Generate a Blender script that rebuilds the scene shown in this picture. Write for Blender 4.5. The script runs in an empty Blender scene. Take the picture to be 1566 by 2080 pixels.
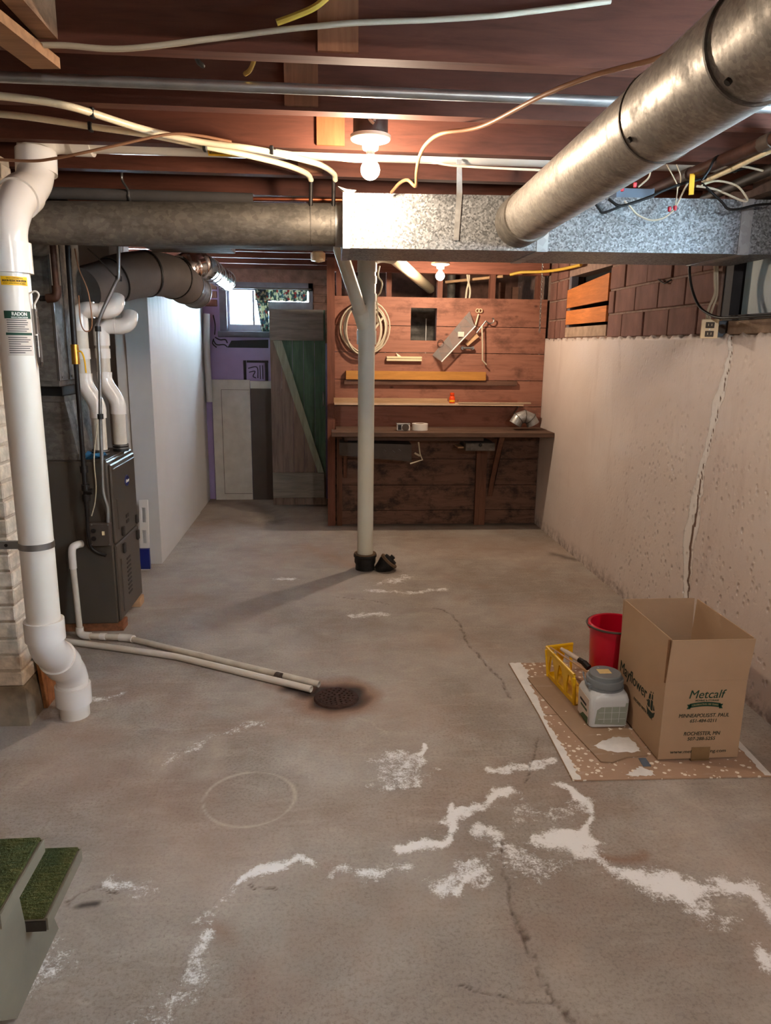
import bpy, bmesh, math, random
import numpy as np
from mathutils import Vector, Matrix
random.seed(7); np.random.seed(7)
PI = math.pi
scene = bpy.context.scene
C = scene.collection

# ------------------------------------------------------------------ camera
F_PX, CAM_H, CX, CY = 1480.0, 1.48, 783.0, 1040.0
pitch = math.atan((1040 - 703.5) / F_PX); roll = 0.013
yaw = math.atan(123 / (F_PX / math.cos(pitch)))
fwd = Vector((math.sin(yaw) * math.cos(pitch), math.cos(yaw) * math.cos(pitch), -math.sin(pitch)))
r0 = Vector((math.cos(yaw), -math.sin(yaw), 0)); u0 = r0.cross(fwd)
Rv = math.cos(roll) * r0 + math.sin(roll) * u0
Uv = math.cos(roll) * u0 - math.sin(roll) * r0
cam_d = bpy.data.cameras.new('camera')
cam_d.sensor_fit = 'VERTICAL'; cam_d.sensor_height = 24.0; cam_d.lens = F_PX / 2080 * 24.0
cam_d.clip_start = 0.02
cam = bpy.data.objects.new('camera', cam_d); C.objects.link(cam)
m = Matrix((Rv, Uv, -fwd)).transposed().to_4x4(); m.translation = (0, 0, CAM_H)
cam.matrix_world = m
scene.camera = cam

def P(px, py, ax, v):
    """measured point: the ray of the survey photo met with the world plane ax = v"""
    d = fwd + Rv * (px - CX) / F_PX - Uv * (py - CY) / F_PX
    i = 'xyz'.index(ax); o = Vector((0, 0, CAM_H))
    return o + d * ((v - o[i]) / d[i])

# ------------------------------------------------------------------ world, exposure
w = bpy.data.worlds.new('sky'); scene.world = w; w.use_nodes = True
bg = w.node_tree.nodes['Background']
bg.inputs[0].default_value = (0.62, 0.82, 1.0, 1); bg.inputs[1].default_value = 58.0
BULB1, BULB2, FILL_BULB = 480.0, 640.0, 1050.0
WARM = (1.0, 0.80, 0.60); FILL_TINT = (1.0, 0.955, 0.89)
vs = scene.view_settings
scene.display_settings.display_device = 'sRGB'
vs.view_transform = 'Standard'; vs.look = 'None'; vs.gamma = 1.0; vs.use_curve_mapping = False
vs.exposure = 1.02

# ------------------------------------------------------------------ materials
def S(r, g, b):
    f = lambda c: (c / 255 / 12.92) if c / 255 <= 0.04045 else ((c / 255 + 0.055) / 1.055) ** 2.4
    return (f(r), f(g), f(b), 1.0)

class NT:
    def __init__(s, name):
        s.m = bpy.data.materials.new(name); s.m.use_nodes = True
        s.t = s.m.node_tree; s.b = s.t.nodes['Principled BSDF']
        s.tc = s.t.nodes.new('ShaderNodeTexCoord')
    def n(s, typ, **kw):
        nd = s.t.nodes.new(typ)
        for k, v in kw.items(): setattr(nd, k, v)
        return nd
    def l(s, a, b): s.t.links.new(a, b)
    def coord(s, stretch=(1, 1, 1), rot=(0, 0, 0)):
        mp = s.n('ShaderNodeMapping'); mp.inputs['Scale'].default_value = stretch
        mp.inputs['Rotation'].default_value = rot
        s.l(s.tc.outputs['Object'], mp.inputs['Vector']); return mp.outputs[0]
    def noise(s, vec, scale, detail=4, rough=.55, dist=0):
        nd = s.n('ShaderNodeTexNoise'); nd.inputs['Scale'].default_value = scale
        nd.inputs['Detail'].default_value = detail; nd.inputs['Roughness'].default_value = rough
        nd.inputs['Distortion'].default_value = dist
        s.l(vec, nd.inputs['Vector']); return nd.outputs['Fac']
    def ramp(s, fac, stops, interp='LINEAR'):
        r = s.n('ShaderNodeValToRGB'); r.color_ramp.interpolation = interp
        e = r.color_ramp.elements
        while len(e) < len(stops): e.new(0.5)
        for el, (p, c) in zip(e, stops):
            el.position = p; el.color = c if len(c) == 4 else (*c, 1)
        s.l(fac, r.inputs[0]); return r.outputs[0]
    def mix(s, fac, a, b, mode='MIX'):
        mx = s.n('ShaderNodeMix', data_type='RGBA', blend_type=mode)
        for sock, v in ((mx.inputs[0], fac), (mx.inputs[6], a), (mx.inputs[7], b)):
            if isinstance(v, (int, float)): sock.default_value = v
            elif isinstance(v, tuple): sock.default_value = v
            else: s.l(v, sock)
        return mx.outputs[2]
    def math(s, op, a, b=0.0, c=None):
        nd = s.n('ShaderNodeMath', operation=op)
        for i, v in enumerate((a, b) if c is None else (a, b, c)):
            if isinstance(v, (int, float)): nd.inputs[i].default_value = v
            else: s.l(v, nd.inputs[i])
        return nd.outputs[0]
    def attr(s, name):
        a = s.n('ShaderNodeAttribute', attribute_name=name); return a.outputs['Fac']
    def bump(s, h, strength=.3, dist=.01):
        b = s.n('ShaderNodeBump'); b.inputs['Strength'].default_value = strength
        b.inputs['Distance'].default_value = dist; s.l(h, b.inputs['Height'])
        s.l(b.outputs[0], s.b.inputs['Normal'])
    def color(s, c):
        if isinstance(c, tuple): s.b.inputs['Base Color'].default_value = c
        else: s.l(c, s.b.inputs['Base Color'])
    def set(s, rough=None, metal=None, spec=None, **kw):
        if rough is not None:
            if isinstance(rough, (int, float)): s.b.inputs['Roughness'].default_value = rough
            else: s.l(rough, s.b.inputs['Roughness'])
        if metal is not None: s.b.inputs['Metallic'].default_value = metal
        if spec is not None: s.b.inputs['Specular IOR Level'].default_value = spec
        for k, v in kw.items(): s.b.inputs[k].default_value = v
WHITE = (1, 1, 1, 1); BLACK = (0, 0, 0, 1)
def dk(c, k): return (c[0] * k, c[1] * k, c[2] * k, 1)

def plain(name, c, rough=.6, metal=0, var=.18, scale=14, bump=0, bscale=90, stretch=(1, 1, 1), spec=.4):
    t = NT(name); v = t.coord(stretch)
    n = t.noise(v, scale, 5)
    t.color(t.ramp(n, [(.25, dk(c, 1 - var)), (.75, dk(c, 1 + var))]))
    t.set(rough, metal, spec)
    if bump: t.bump(t.noise(t.coord(), bscale, 4), bump, .004)
    return t.m

def wood(name, c, axis='x', dark=.45, rough=.7, knots=True, scale=1.0, contrast=1.0, spec=.25):
    t = NT(name)
    st = {'x': (.9, 9, 9), 'y': (9, .9, 9), 'z': (9, 9, .9)}[axis]
    geo = t.n('ShaderNodeObjectInfo')
    add = t.n('ShaderNodeVectorMath', operation='MULTIPLY_ADD')
    t.l(geo.outputs['Random'], add.inputs[0]); add.inputs[1].default_value = (37, 19, 53)
    t.l(t.tc.outputs['Object'], add.inputs[2])
    mp = t.n('ShaderNodeMapping'); mp.inputs['Scale'].default_value = st
    t.l(add.outputs[0], mp.inputs[0])
    g = t.noise(mp.outputs[0], 4 * scale, 8, .65, .6)
    col = t.ramp(g, [(.28, dk(c, 1 - dark * contrast)), (.52, c), (.78, dk(c, 1 + .35 * contrast))])
    mp2 = t.n('ShaderNodeMapping'); st2 = {'x': (.35, 1, 1), 'y': (1, .35, 1), 'z': (1, 1, .35)}[axis]
    mp2.inputs['Scale'].default_value = st2; t.l(add.outputs[0], mp2.inputs[0])
    blot = t.noise(mp2.outputs[0], 5, 4)
    col = t.mix(t.ramp(blot, [(.35, BLACK), (.7, WHITE)]), t.mix(.35, col, dk(c, .35)), col)
    if knots:
        vo = t.n('ShaderNodeTexVoronoi'); vo.inputs['Scale'].default_value = 3.2
        t.l(mp2.outputs[0], vo.inputs['Vector'])
        k = t.ramp(vo.outputs['Distance'], [(.03, WHITE), (.10, BLACK)])
        col = t.mix(t.math('MULTIPLY', k, .55), col, dk(c, .22))
    tint = t.n('ShaderNodeHueSaturation'); t.l(col, tint.inputs['Color'])
    t.l(t.math('MULTIPLY_ADD', geo.outputs['Random'], .3, .85), tint.inputs['Value'])
    t.color(tint.outputs[0]); t.set(rough, 0, spec); t.bump(g, .25, .003)
    return t.m

def galv(name, c, spangle=60, rough=.42, metal=.85, amp=.35, dirt=0):
    t = NT(name); v = t.coord()
    vo = t.n('ShaderNodeTexVoronoi'); vo.inputs['Scale'].default_value = spangle; t.l(v, vo.inputs['Vector'])
    sep = t.n('ShaderNodeSeparateColor'); t.l(vo.outputs['Color'], sep.inputs[0])
    col = t.ramp(sep.outputs[0], [(0, dk(c, 1 - amp)), (.55, c), (1, dk(c, 1 + amp))])
    if dirt:
        n = t.noise(t.coord((1, 3, 3)), 5, 6, .65)
        col = t.mix(t.math('MULTIPLY', t.ramp(n, [(.48, BLACK), (.62, WHITE)]), dirt), col, dk(c, .32))
        t.set(t.ramp(n, [(.4, (rough,) * 3), (.7, (min(1, rough + .3),) * 3)]))
    else:
        t.set(t.ramp(sep.outputs[1], [(0, (rough - .12,) * 3), (1, (rough + .15,) * 3)]))
    t.color(col); t.set(None, metal, .5); t.bump(t.noise(v, 6, 3), .03 if dirt else .10, .02)
    return t.m

def emis(name, c, s):
    t = NT(name); t.color((.8, .8, .8, 1))
    t.b.inputs['Emission Color'].default_value = (*c, 1); t.b.inputs['Emission Strength'].default_value = s
    return t.m

M = {}
M['joist'] = wood('joist_wood', S(100, 58, 44), 'x', .4, .75)
M['joist_tan'] = wood('joist_wood_tan', S(150, 112, 82), 'x', .4, .75)
M['block'] = wood('blocking_wood', S(150, 100, 70), 'z', .35, .75)
M['block_red'] = wood('blocking_wood_red', S(165, 82, 48), 'z', .35, .75)
M['subfloor'] = wood('subfloor', S(110, 70, 52), 'y', .4)
M['stud'] = wood('stud_red', S(128, 82, 66), 'z', .4)
M['plate'] = wood('plate_red', S(146, 92, 74), 'x', .4)
M['bench'] = wood('bench_wood', S(104, 80, 66), 'x', .5)
M['bench_leg'] = wood('bench_leg', S(112, 76, 58), 'z', .45)
M['pine'] = wood('pale_pine', S(205, 165, 125), 'x', .2, .7, False)
M['pine_edge'] = wood('shelf_edge', S(215, 185, 155), 'x', .25, .7, False)
M['yellow_board'] = wood('yellow_board', S(214, 150, 74), 'x', .18, .5, False)
M['darkboard'] = wood('weathered_board', S(110, 80, 66), 'x', .5)
M['brace'] = wood('stair_brace', S(165, 120, 82), 'x', .35)
M['pallet'] = wood('pallet_wood', S(150, 95, 62), 'y', .5)
def wall_board():
    t = NT('wall_board_red'); c = S(150, 102, 84)
    inf = t.n('ShaderNodeObjectInfo')
    add = t.n('ShaderNodeVectorMath', operation='MULTIPLY_ADD')
    t.l(inf.outputs['Random'], add.inputs[0]); add.inputs[1].default_value = (31, 17, 47)
    t.l(t.tc.outputs['Object'], add.inputs[2])
    mp = t.n('ShaderNodeMapping'); mp.inputs['Scale'].default_value = (.7, 6, 8); t.l(add.outputs[0], mp.inputs[0])
    g = t.noise(mp.outputs[0], 4, 8, .65, .5)
    col = t.ramp(g, [(.25, dk(c, .62)), (.5, c), (.8, dk(c, 1.25))])
    mp2 = t.n('ShaderNodeMapping'); mp2.inputs['Scale'].default_value = (1, 1, 1.6); t.l(add.outputs[0], mp2.inputs[0])
    st = t.noise(mp2.outputs[0], 4.5, 6, .7)
    col = t.mix(t.math('MULTIPLY', t.ramp(st, [(.52, BLACK), (.72, WHITE)]), .7), col, S(70, 44, 36))
    vo = t.n('ShaderNodeTexVoronoi'); vo.inputs['Scale'].default_value = 4.5; t.l(mp2.outputs[0], vo.inputs['Vector'])
    col = t.mix(t.math('MULTIPLY', t.ramp(vo.outputs['Distance'], [(.03, WHITE), (.1, BLACK)]), .7), col, S(58, 34, 28))
    t.color(col); t.set(.7, 0, .25); t.bump(g, .3, .004); return t.m
M['wallboard'] = wall_board()
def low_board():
    t = NT('wall_board_shaded'); c = S(112, 84, 70)  # stained lower boards, with the shade under the bench put into the colour
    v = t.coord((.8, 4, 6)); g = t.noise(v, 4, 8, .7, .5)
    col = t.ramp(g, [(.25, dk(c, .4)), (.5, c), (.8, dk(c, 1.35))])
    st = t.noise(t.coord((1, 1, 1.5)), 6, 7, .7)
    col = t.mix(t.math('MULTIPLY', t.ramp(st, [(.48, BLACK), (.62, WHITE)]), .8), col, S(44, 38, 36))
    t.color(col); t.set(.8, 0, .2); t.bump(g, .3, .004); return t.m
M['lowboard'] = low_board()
def concrete():
    t = NT('concrete_floor'); v = t.coord()
    big = t.noise(v, 1.1, 5, .6, .6); mid = t.noise(v, 5.5, 7, .65, .3); fine = t.noise(v, 95, 5, .7)
    col = t.ramp(big, [(.28, S(150, 139, 128)), (.5, S(168, 159, 149)), (.72, S(186, 179, 170))])
    col = t.mix(t.ramp(mid, [(.4, BLACK), (.7, WHITE)]), t.mix(.6, col, S(130, 116, 104)), col)
    # troweled streaks
    stv = t.noise(t.coord((1.2, 5, 1), (0, 0, .5)), 3, 6, .7, 1.2)
    col = t.mix(t.math('MULTIPLY', t.ramp(stv, [(.52, BLACK), (.66, WHITE)]), .35), col, S(190, 178, 162))
    col = t.mix(t.math('MULTIPLY', t.attr('coarse'), .45), col, S(140, 128, 117))
    sp = t.n('ShaderNodeTexVoronoi'); sp.inputs['Scale'].default_value = 70; t.l(v, sp.inputs['Vector'])
    pit = t.ramp(sp.outputs['Distance'], [(.05, WHITE), (.22, BLACK)])
    fm = t.noise(v, 22, 4)
    pit = t.math('MULTIPLY', pit, t.ramp(fm, [(.5, BLACK), (.65, WHITE)]))
    col = t.mix(t.math('MULTIPLY', pit, .55), col, S(88, 78, 70))
    col = t.mix(t.math('MULTIPLY', t.ramp(fine, [(.35, WHITE), (.52, BLACK)]), .55), col, S(104, 94, 86))
    col = t.mix(t.math('MULTIPLY', t.attr('cloud'), .38), col, S(196, 187, 176))
    # red-brown tint; the drain stack's reddish shadow strip is painted in
    col = t.mix(t.math('MULTIPLY', t.attr('tan'), .6), col, S(158, 112, 82))
    # pale drying rings
    rn = t.noise(v, 30, 4, .7)
    col = t.mix(t.math('MULTIPLY', t.attr('ring'), t.math('MULTIPLY_ADD', rn, 1.0, .1)), col, S(205, 192, 176))
    # rust, then darker tones: stains, plus bench shade painted along the wall
    col = t.mix(t.math('MULTIPLY', t.attr('rust'), .85), col, S(128, 82, 48))
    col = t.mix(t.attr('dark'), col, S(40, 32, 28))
    # salt bloom
    e1 = t.noise(v, 34, 8, .8, .4); e2 = t.noise(v, 150, 4, .7)
    eff = t.math('ADD', t.math('MULTIPLY', t.attr('eff'), 1.0), t.math('ADD', t.math('MULTIPLY', e1, 1.7), t.math('MULTIPLY', e2, .9)))
    effm = t.ramp(t.math('SUBTRACT', eff, 1.64), [(0.0, BLACK), (.30, WHITE)])
    haze = t.ramp(t.math('SUBTRACT', t.math('ADD', t.attr('eff'), e1), .85), [(0, BLACK), (.6, (.5,) * 3)])
    col = t.mix(haze, col, S(200, 190, 178))
    col = t.mix(t.math('MULTIPLY', effm, .92), col, S(246, 246, 245))
    crk = t.math('MULTIPLY', t.attr('crack'), t.ramp(t.noise(v, 28, 3), [(.36, (.12,) * 3), (.6, (.85,) * 3)]))
    col = t.mix(crk, col, S(72, 56, 44))
    t.color(col)
    t.set(t.ramp(mid, [(.3, (.62,) * 3), (.7, (.85,) * 3)]), 0, .35)
    h = t.math('ADD', t.math('MULTIPLY', fine, .5), t.math('MULTIPLY', mid, .8))
    h = t.math('SUBTRACT', h, t.math('ADD', t.math('MULTIPLY', crk, 1.2), t.math('MULTIPLY', pit, .4)))
    h = t.math('ADD', h, t.math('MULTIPLY', effm, .5))
    t.bump(h, .45, .006); return t.m
M['floor'] = concrete()
def pinkwall():
    t = NT('painted_plaster'); v = t.coord()
    big = t.noise(v, 1.3, 4, .6, .4)
    col = t.ramp(big, [(.3, S(206, 191, 182)), (.7, S(220, 207, 198))])
    col = t.mix(t.math('MULTIPLY', t.ramp(t.noise(t.coord((1, 3, .5)), 3, 6, .7), [(.55, BLACK), (.75, WHITE)]), .35), col, S(178, 156, 146))
    # pits and blisters
    pv = t.coord((1, 1.0, .8)); vo = t.n('ShaderNodeTexVoronoi'); vo.inputs['Scale'].default_value = 30; t.l(pv, vo.inputs['Vector'])
    msk = t.ramp(t.noise(v, 9, 4, .6), [(.42, BLACK), (.56, WHITE)])
    pit = t.math('MULTIPLY', t.ramp(vo.outputs['Distance'], [(.02, WHITE), (.40, BLACK)]), t.math('MULTIPLY', msk, t.attr('rough')))
    ck = t.attr('crack')
    cn = t.noise(v, 45, 6, .75)
    ckm = t.ramp(t.math('ADD', ck, t.math('MULTIPLY_ADD', cn, .8, -.8)), [(0.02, BLACK), (.2, WHITE)])
    col = t.mix(ckm, col, S(226, 220, 214))
    col = t.mix(t.ramp(t.math('ADD', t.attr('crackcore'), t.math('MULTIPLY_ADD', cn, .9, -.75)), [(.05, BLACK), (.2, WHITE)]), col, S(112, 88, 74))
    col = t.mix(t.math('MULTIPLY', t.attr('grime'), t.ramp(t.noise(v, 18, 6, .7), [(.42, BLACK), (.62, WHITE)])), col, S(112, 92, 82))
    col = t.mix(t.math('MULTIPLY', pit, .22), col, S(150, 128, 118))
    t.color(col); t.set(.55, 0, .4)
    h = t.math('SUBTRACT', t.math('MULTIPLY', ckm, .5), t.math('MULTIPLY', pit, 1.2))
    h = t.math('ADD', h, t.math('MULTIPLY', t.noise(v, 60, 5), .18))
    h = t.math('SUBTRACT', h, t.attr('crackcore'))
    t.bump(h, .8, .009); return t.m
M['pink'] = pinkwall()
M['drywall'] = plain('drywall_paint', S(205, 203, 200), .7, 0, .05, 2, .05, 200)
def skim():
    t = NT('drywall_streaked'); v = t.coord()
    n = t.noise(t.coord((1, 7, .8)), 3, 6, .7)
    sep = t.n('ShaderNodeSeparateXYZ'); t.l(t.tc.outputs['Object'], sep.inputs[0])
    mrg = t.n('ShaderNodeMapRange'); t.l(sep.outputs[2], mrg.inputs[0]); mrg.inputs[1].default_value = 1.42; mrg.inputs[2].default_value = 1.78; up = mrg.outputs[0]
    f = t.math('MULTIPLY', t.ramp(n, [(.45, BLACK), (.62, WHITE)]), t.math('MULTIPLY', up, .5))
    col = t.mix(f, S(205, 203, 200), S(160, 158, 152)); t.color(col); t.set(.65); return t.m
M['skim'] = skim()
M['purple'] = plain('purple_paint', S(158, 140, 182), .7, 0, .12, 3)
M['brick_dark'] = plain('old_brick', S(120, 88, 76), .9, 0, .35, 16, .5, 70)
M['clay'] = plain('clay_tile', S(122, 86, 76), .85, 0, .35, 9, .5, 60, (1, 1, .4))
M['mortar'] = plain('mortar', S(140, 116, 104), .95, 0, .3, 25, .6, 80)
M['white_brick'] = plain('whitewashed_brick', S(200, 184, 164), .85, 0, .3, 22, .9, 45)
M['white_mortar'] = plain('whitewashed_mortar', S(180, 164, 144), .95, 0, .2, 22, .6, 60)
M['parge'] = plain('damp_parging', S(128, 112, 92), .95, 0, .5, 9, .8, 40)
M['osb'] = plain('strand_board', S(150, 96, 52), .8, 0, .55, 30, .3, 90, (1, 1.6, .7))
M['plywood'] = wood('plywood_panel', S(212, 130, 72), 'y', .25, .65, True, 1.4)
M['pvc'] = plain('white_pvc', S(222, 214, 202), .28, 0, .03, 6, spec=.5)
M['pvc_dirty'] = plain('stained_pvc', S(205, 196, 180), .45, 0, .16, 14, stretch=(1, 1, .6))
M['pvc_joint'] = plain('pvc_fitting', S(230, 224, 216), .22, 0, .02, 6, spec=.55)
M['stack'] = plain('cream_stack', S(200, 197, 180), .4, 0, .05, 5, stretch=(3, 3, .3))
M['pex'] = plain('pex_tube', S(222, 206, 172), .35, 0, .08, 30)
M['galv'] = galv('galvanised_spangle', S(124, 126, 127), 170, .45, .45, .6)
M['galv_side'] = galv('galvanised_plain', S(160, 160, 158), 40, .5, .7, .12)
M['galv_dirty'] = galv('galvanised_dirty', S(162, 155, 146), 140, .40, .55, .22, .5)
M['galv_old'] = galv('galvanised_old', S(118, 112, 104), 55, .55, .7, .2, .45)
M['galv_dark'] = galv('galvanised_dull', S(105, 100, 94), 40, .6, .6, .2, .35)
M['foil'] = galv('foil_duct', S(215, 218, 222), 30, .18, 1.0, .1)
M['wrap'] = plain('grey_duct_wrap', S(104, 96, 90), .7, 0, .15, 7, .15, 30)
M['steel'] = plain('steel', S(150, 150, 148), .35, .9, .12, 20)
M['emt'] = plain('emt_conduit', S(165, 168, 168), .42, .85, .2, 14)
M['iron'] = plain('black_iron', S(38, 34, 32), .45, .4, .25, 30)
M['rustpipe'] = plain('rusty_pipe', S(70, 44, 32), .6, .4, .4, 25)
M['copper'] = plain('copper', S(160, 90, 60), .35, .9, .2, 20)
M['brass'] = plain('brass', S(190, 140, 60), .3, .9, .15, 20)
M['black'] = plain('black_rubber', S(24, 23, 23), .5, 0, .1)
M['blackp'] = plain('black_cable', S(20, 20, 21), .45, 0, .1)
M['blackgap'] = plain('dark_gap', S(14, 13, 13), .95, 0, .1)
M['white'] = plain('white_plastic', S(226, 222, 216), .4, 0, .04)
M['cream'] = plain('cream_plastic', S(226, 208, 168), .4, 0, .05)
M['romex'] = plain('romex_sheath', S(196, 184, 160), .5, 0, .08)
M['brownwire'] = plain('brown_cord', S(142, 100, 70), .5, 0, .1)
M['yellowwire'] = plain('yellow_cord', S(196, 160, 62), .5, 0, .1)
M['insul'] = plain('foam_sleeve', S(72, 68, 66), .85, 0, .15, 12)
M['porcelain'] = plain('porcelain', S(226, 214, 190), .3, 0, .03)
M['bakelite'] = plain('box_grey', S(78, 68, 60), .6, .2, .15)
M['furnace'] = plain('furnace_enamel', S(88, 80, 71), .38, .35, .06, 4, spec=.5)
M['furnace_d'] = plain('furnace_dark', S(52, 47, 42), .5, .2, .1)
M['card'] = plain('cardboard', S(174, 145, 116), .85, 0, .06, 5, .1, 120)
M['card_in'] = plain('cardboard_inside', S(156, 136, 104), .85, 0, .05, 5)
M['card_edge'] = plain('cardboard_edge', S(120, 84, 54), .9, 0, .2, 60)
M['ink'] = plain('green_black_ink', S(30, 44, 34), .8, 0, .05)
M['ink_green'] = plain('dark_green_ink', S(22, 62, 46), .8, 0, .05)
M['kraft_ink'] = plain('kraft_lettering', S(150, 140, 100), .8, 0, .05)
M['tape'] = plain('brown_tape', S(132, 106, 74), .2, 0, .15, 12, spec=.6)
def mat_flakes(name, base, amt):
    t = NT(name); v = t.coord()
    vo = t.n('ShaderNodeTexVoronoi'); vo.inputs['Scale'].default_value = 46; t.l(t.coord((1, 1, .01)), vo.inputs['Vector'])
    sep = t.n('ShaderNodeSeparateColor'); t.l(vo.outputs['Color'], sep.inputs[0])
    size = t.math('MULTIPLY', sep.outputs[0], .42)
    fl = t.math('MULTIPLY', t.math('LESS_THAN', t.math('ADD', vo.outputs['Distance'], t.math('MULTIPLY_ADD', t.noise(v, 120, 3), .3, -.15)), size),
                t.math('GREATER_THAN', t.noise(v, 6, 4, .7), 1 - amt))
    col = t.ramp(t.noise(v, 4, 5), [(.3, dk(base, .86)), (.7, dk(base, 1.1))])
    col = t.mix(t.math('MULTIPLY', t.ramp(t.noise(t.coord((1, 4, 1)), 6, 6, .7), [(.55, BLACK), (.7, WHITE)]), .3), col, S(205, 190, 176))
    col = t.mix(fl, col, S(232, 222, 206)); t.color(col); t.set(.85, 0, .3); t.bump(fl, .2, .003); return t.m
M['mat'] = mat_flakes('paint_flecked_cardboard', S(170, 140, 116), .6)
M['mat2'] = mat_flakes('cardboard_sheet', S(156, 130, 106), .44)
M['paint'] = plain('dried_white_paint', S(226, 224, 220), .5, 0, .1, 20, .4, 60)
M['red'] = plain('red_plastic', S(196, 14, 44), .3, 0, .05, 4, spec=.5)
M['yellow'] = plain('yellow_plastic', S(232, 184, 20), .4, 0, .1, 9)
M['jug'] = plain('jug_plastic', S(206, 210, 212), .3, 0, .03, 4, spec=.5)
M['lid'] = plain('grey_lid', S(118, 124, 128), .4, 0, .04, 5)
M['jlabel'] = plain('jug_label', S(150, 158, 146), .5, 0, .06, 40)
M['jgreen'] = plain('label_green', S(56, 84, 52), .5, 0, .1)
M['paper'] = plain('paper_label', S(206, 192, 178), .7, 0, .05, 20)
M['tan_label'] = plain('tan_label', S(214, 186, 128), .7, 0, .1, 80)
M['txt'] = plain('print_black', S(34, 32, 34), .7, 0, .02)
M['txtw'] = plain('print_white', S(230, 228, 220), .7, 0, .02)
M['green_lab'] = plain('label_dark_green', S(20, 62, 44), .6, 0, .04)
M['yel_lab'] = plain('label_yellow', S(242, 186, 20), .5, 0, .05)
M['blue_oval'] = plain('badge_blue', S(26, 36, 104), .3, 0, .05)
M['orange'] = plain('orange_plastic', S(230, 74, 24), .35, 0, .05)
M['bluecloth'] = plain('blue_cloth', S(50, 110, 150), .9, 0, .3, 20)
M['outlet'] = plain('ivory_plate', S(236, 212, 170), .35, 0, .04)
M['greybox'] = plain('grey_steel_box', S(104, 118, 134), .5, .4, .08)
M['bluepane'] = plain('painted_pane', S(150, 168, 172), .5, 0, .15, 7, stretch=(1, 4, .5))
M['windark'] = plain('dark_sash', S(48, 46, 50), .7, 0, .2)
M['sash'] = plain('white_sash', S(176, 182, 196), .55, 0, .12, 12)
M['frame_old'] = plain('old_frame', S(96, 94, 104), .7, 0, .25, 12)
M['concrete_sill'] = plain('sill_concrete', S(164, 140, 120), .95, 0, .35, 14, .6, 50)
M['rust'] = plain('rusted_iron', S(58, 36, 28), .9, .2, .5, 40, .7, 90)
M['castiron'] = plain('cast_iron', S(30, 28, 27), .55, .3, .5, 25, .9, 40)
M['rustlip'] = plain('rusted_lip', S(96, 76, 56), .9, 0, .4, 40, .6, 60)
def carpet():
    t = NT('green_stair_carpet'); v = t.coord()
    wv = t.noise(t.coord((1.2, 7, 1)), 22, 5, .7)
    col = t.ramp(wv, [(.3, S(42, 46, 24)), (.5, S(72, 76, 42)), (.72, S(108, 106, 66))])
    n = t.noise(v, 6, 4); col = t.mix(t.ramp(n, [(.5, BLACK), (.7, WHITE)]), col, S(54, 70, 48))
    t.color(col); t.set(1.0, 0, .1); t.bump(t.noise(v, 160, 4), .9, .01); return t.m
M['carpet'] = carpet()
M['stairwhite'] = plain('stair_paint', S(116, 110, 94), .6, 0, .14, 8)
def doorplank():
    t = NT('weathered_plank'); v = t.coord((9, 9, .8)); g = t.noise(v, 4, 8, .65, .5)
    c = S(128, 112, 102)
    col = t.ramp(g, [(.25, dk(c, .55)), (.5, c), (.78, dk(c, 1.3))])
    grn = t.ramp(g, [(.25, S(66, 90, 76)), (.75, S(98, 128, 106))])
    col = t.mix(t.attr('paint'), col, grn); t.color(col); t.set(.8, 0, .2); t.bump(g, .3, .003); return t.m
M['plank'] = doorplank()
M['doorrail'] = wood('door_rail', S(150, 144, 134), 'x', .4, .8, False)
M['doorbrace'] = wood('door_brace', S(158, 166, 146), 'z', .3, .8, False)
M['cabwhite'] = plain('worn_white_panel', S(206, 204, 198), .6, 0, .12, 9)
M['brownpanel'] = plain('dark_brown_panel', S(84, 74, 68), .6, 0, .12, 5)
def curtain_m():
    t = NT('printed_curtain'); v = t.coord()
    vo = t.n('ShaderNodeTexVoronoi'); vo.inputs['Scale'].default_value = 48; t.l(v, vo.inputs['Vector'])
    sep = t.n('ShaderNodeSeparateColor'); t.l(vo.outputs['Color'], sep.inputs[0])
    col = t.ramp(sep.outputs[0], [(0, S(70, 92, 88)), (.3, S(176, 176, 150)), (.5, S(84, 104, 116)), (.68, S(140, 66, 66)), (.74, S(178, 180, 164)), (.9, S(60, 70, 80))], 'CONSTANT')
    t.color(col); t.set(.9, 0, .1); t.b.inputs['Transmission Weight'].default_value = 0
    tr = t.n('ShaderNodeBsdfTranslucent'); t.l(col, tr.inputs[0])
    mx = t.n('ShaderNodeMixShader'); mx.inputs[0].default_value = .4
    out = t.t.nodes['Material Output']
    t.l(t.b.outputs[0], mx.inputs[1]); t.l(tr.outputs[0], mx.inputs[2]); t.l(mx.outputs[0], out.inputs[0]); return t.m
M['curtain'] = curtain_m()
def clear_m(name, c, rough=.05, alpha=.25):
    t = NT(name); t.color(c); t.set(rough, 0, .5)
    tr = t.n('ShaderNodeBsdfTransparent'); tr.inputs[0].default_value = (.93, .95, .95, 1)
    mx = t.n('ShaderNodeMixShader'); mx.inputs[0].default_value = alpha
    out = t.t.nodes['Material Output']
    t.l(tr.outputs[0], mx.inputs[1]); t.l(t.b.outputs[0], mx.inputs[2]); t.l(mx.outputs[0], out.inputs[0]); return t.m
M['glass'] = clear_m('window_glass', (.8, .9, .95, 1), .02, .08)
M['clear'] = clear_m('clear_plastic', S(170, 160, 155), .1, .24)
M['clear2'] = clear_m('clear_plastic_edge', S(150, 140, 136), .15, .5)
M['bulb1'] = emis('bulb_lit_near', WARM, BULB1)
M['bulb2'] = emis('bulb_lit_far', WARM, BULB2)
M['fill_bulb'] = emis('bulb_fill_unseen', FILL_TINT, FILL_BULB)
M['shade_dark'] = plain('storeroom_dark', S(70, 58, 52), .9, 0, .2)
M['plainwall'] = plain('basement_wall', S(170, 156, 144), .8, 0, .1, 3)

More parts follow.
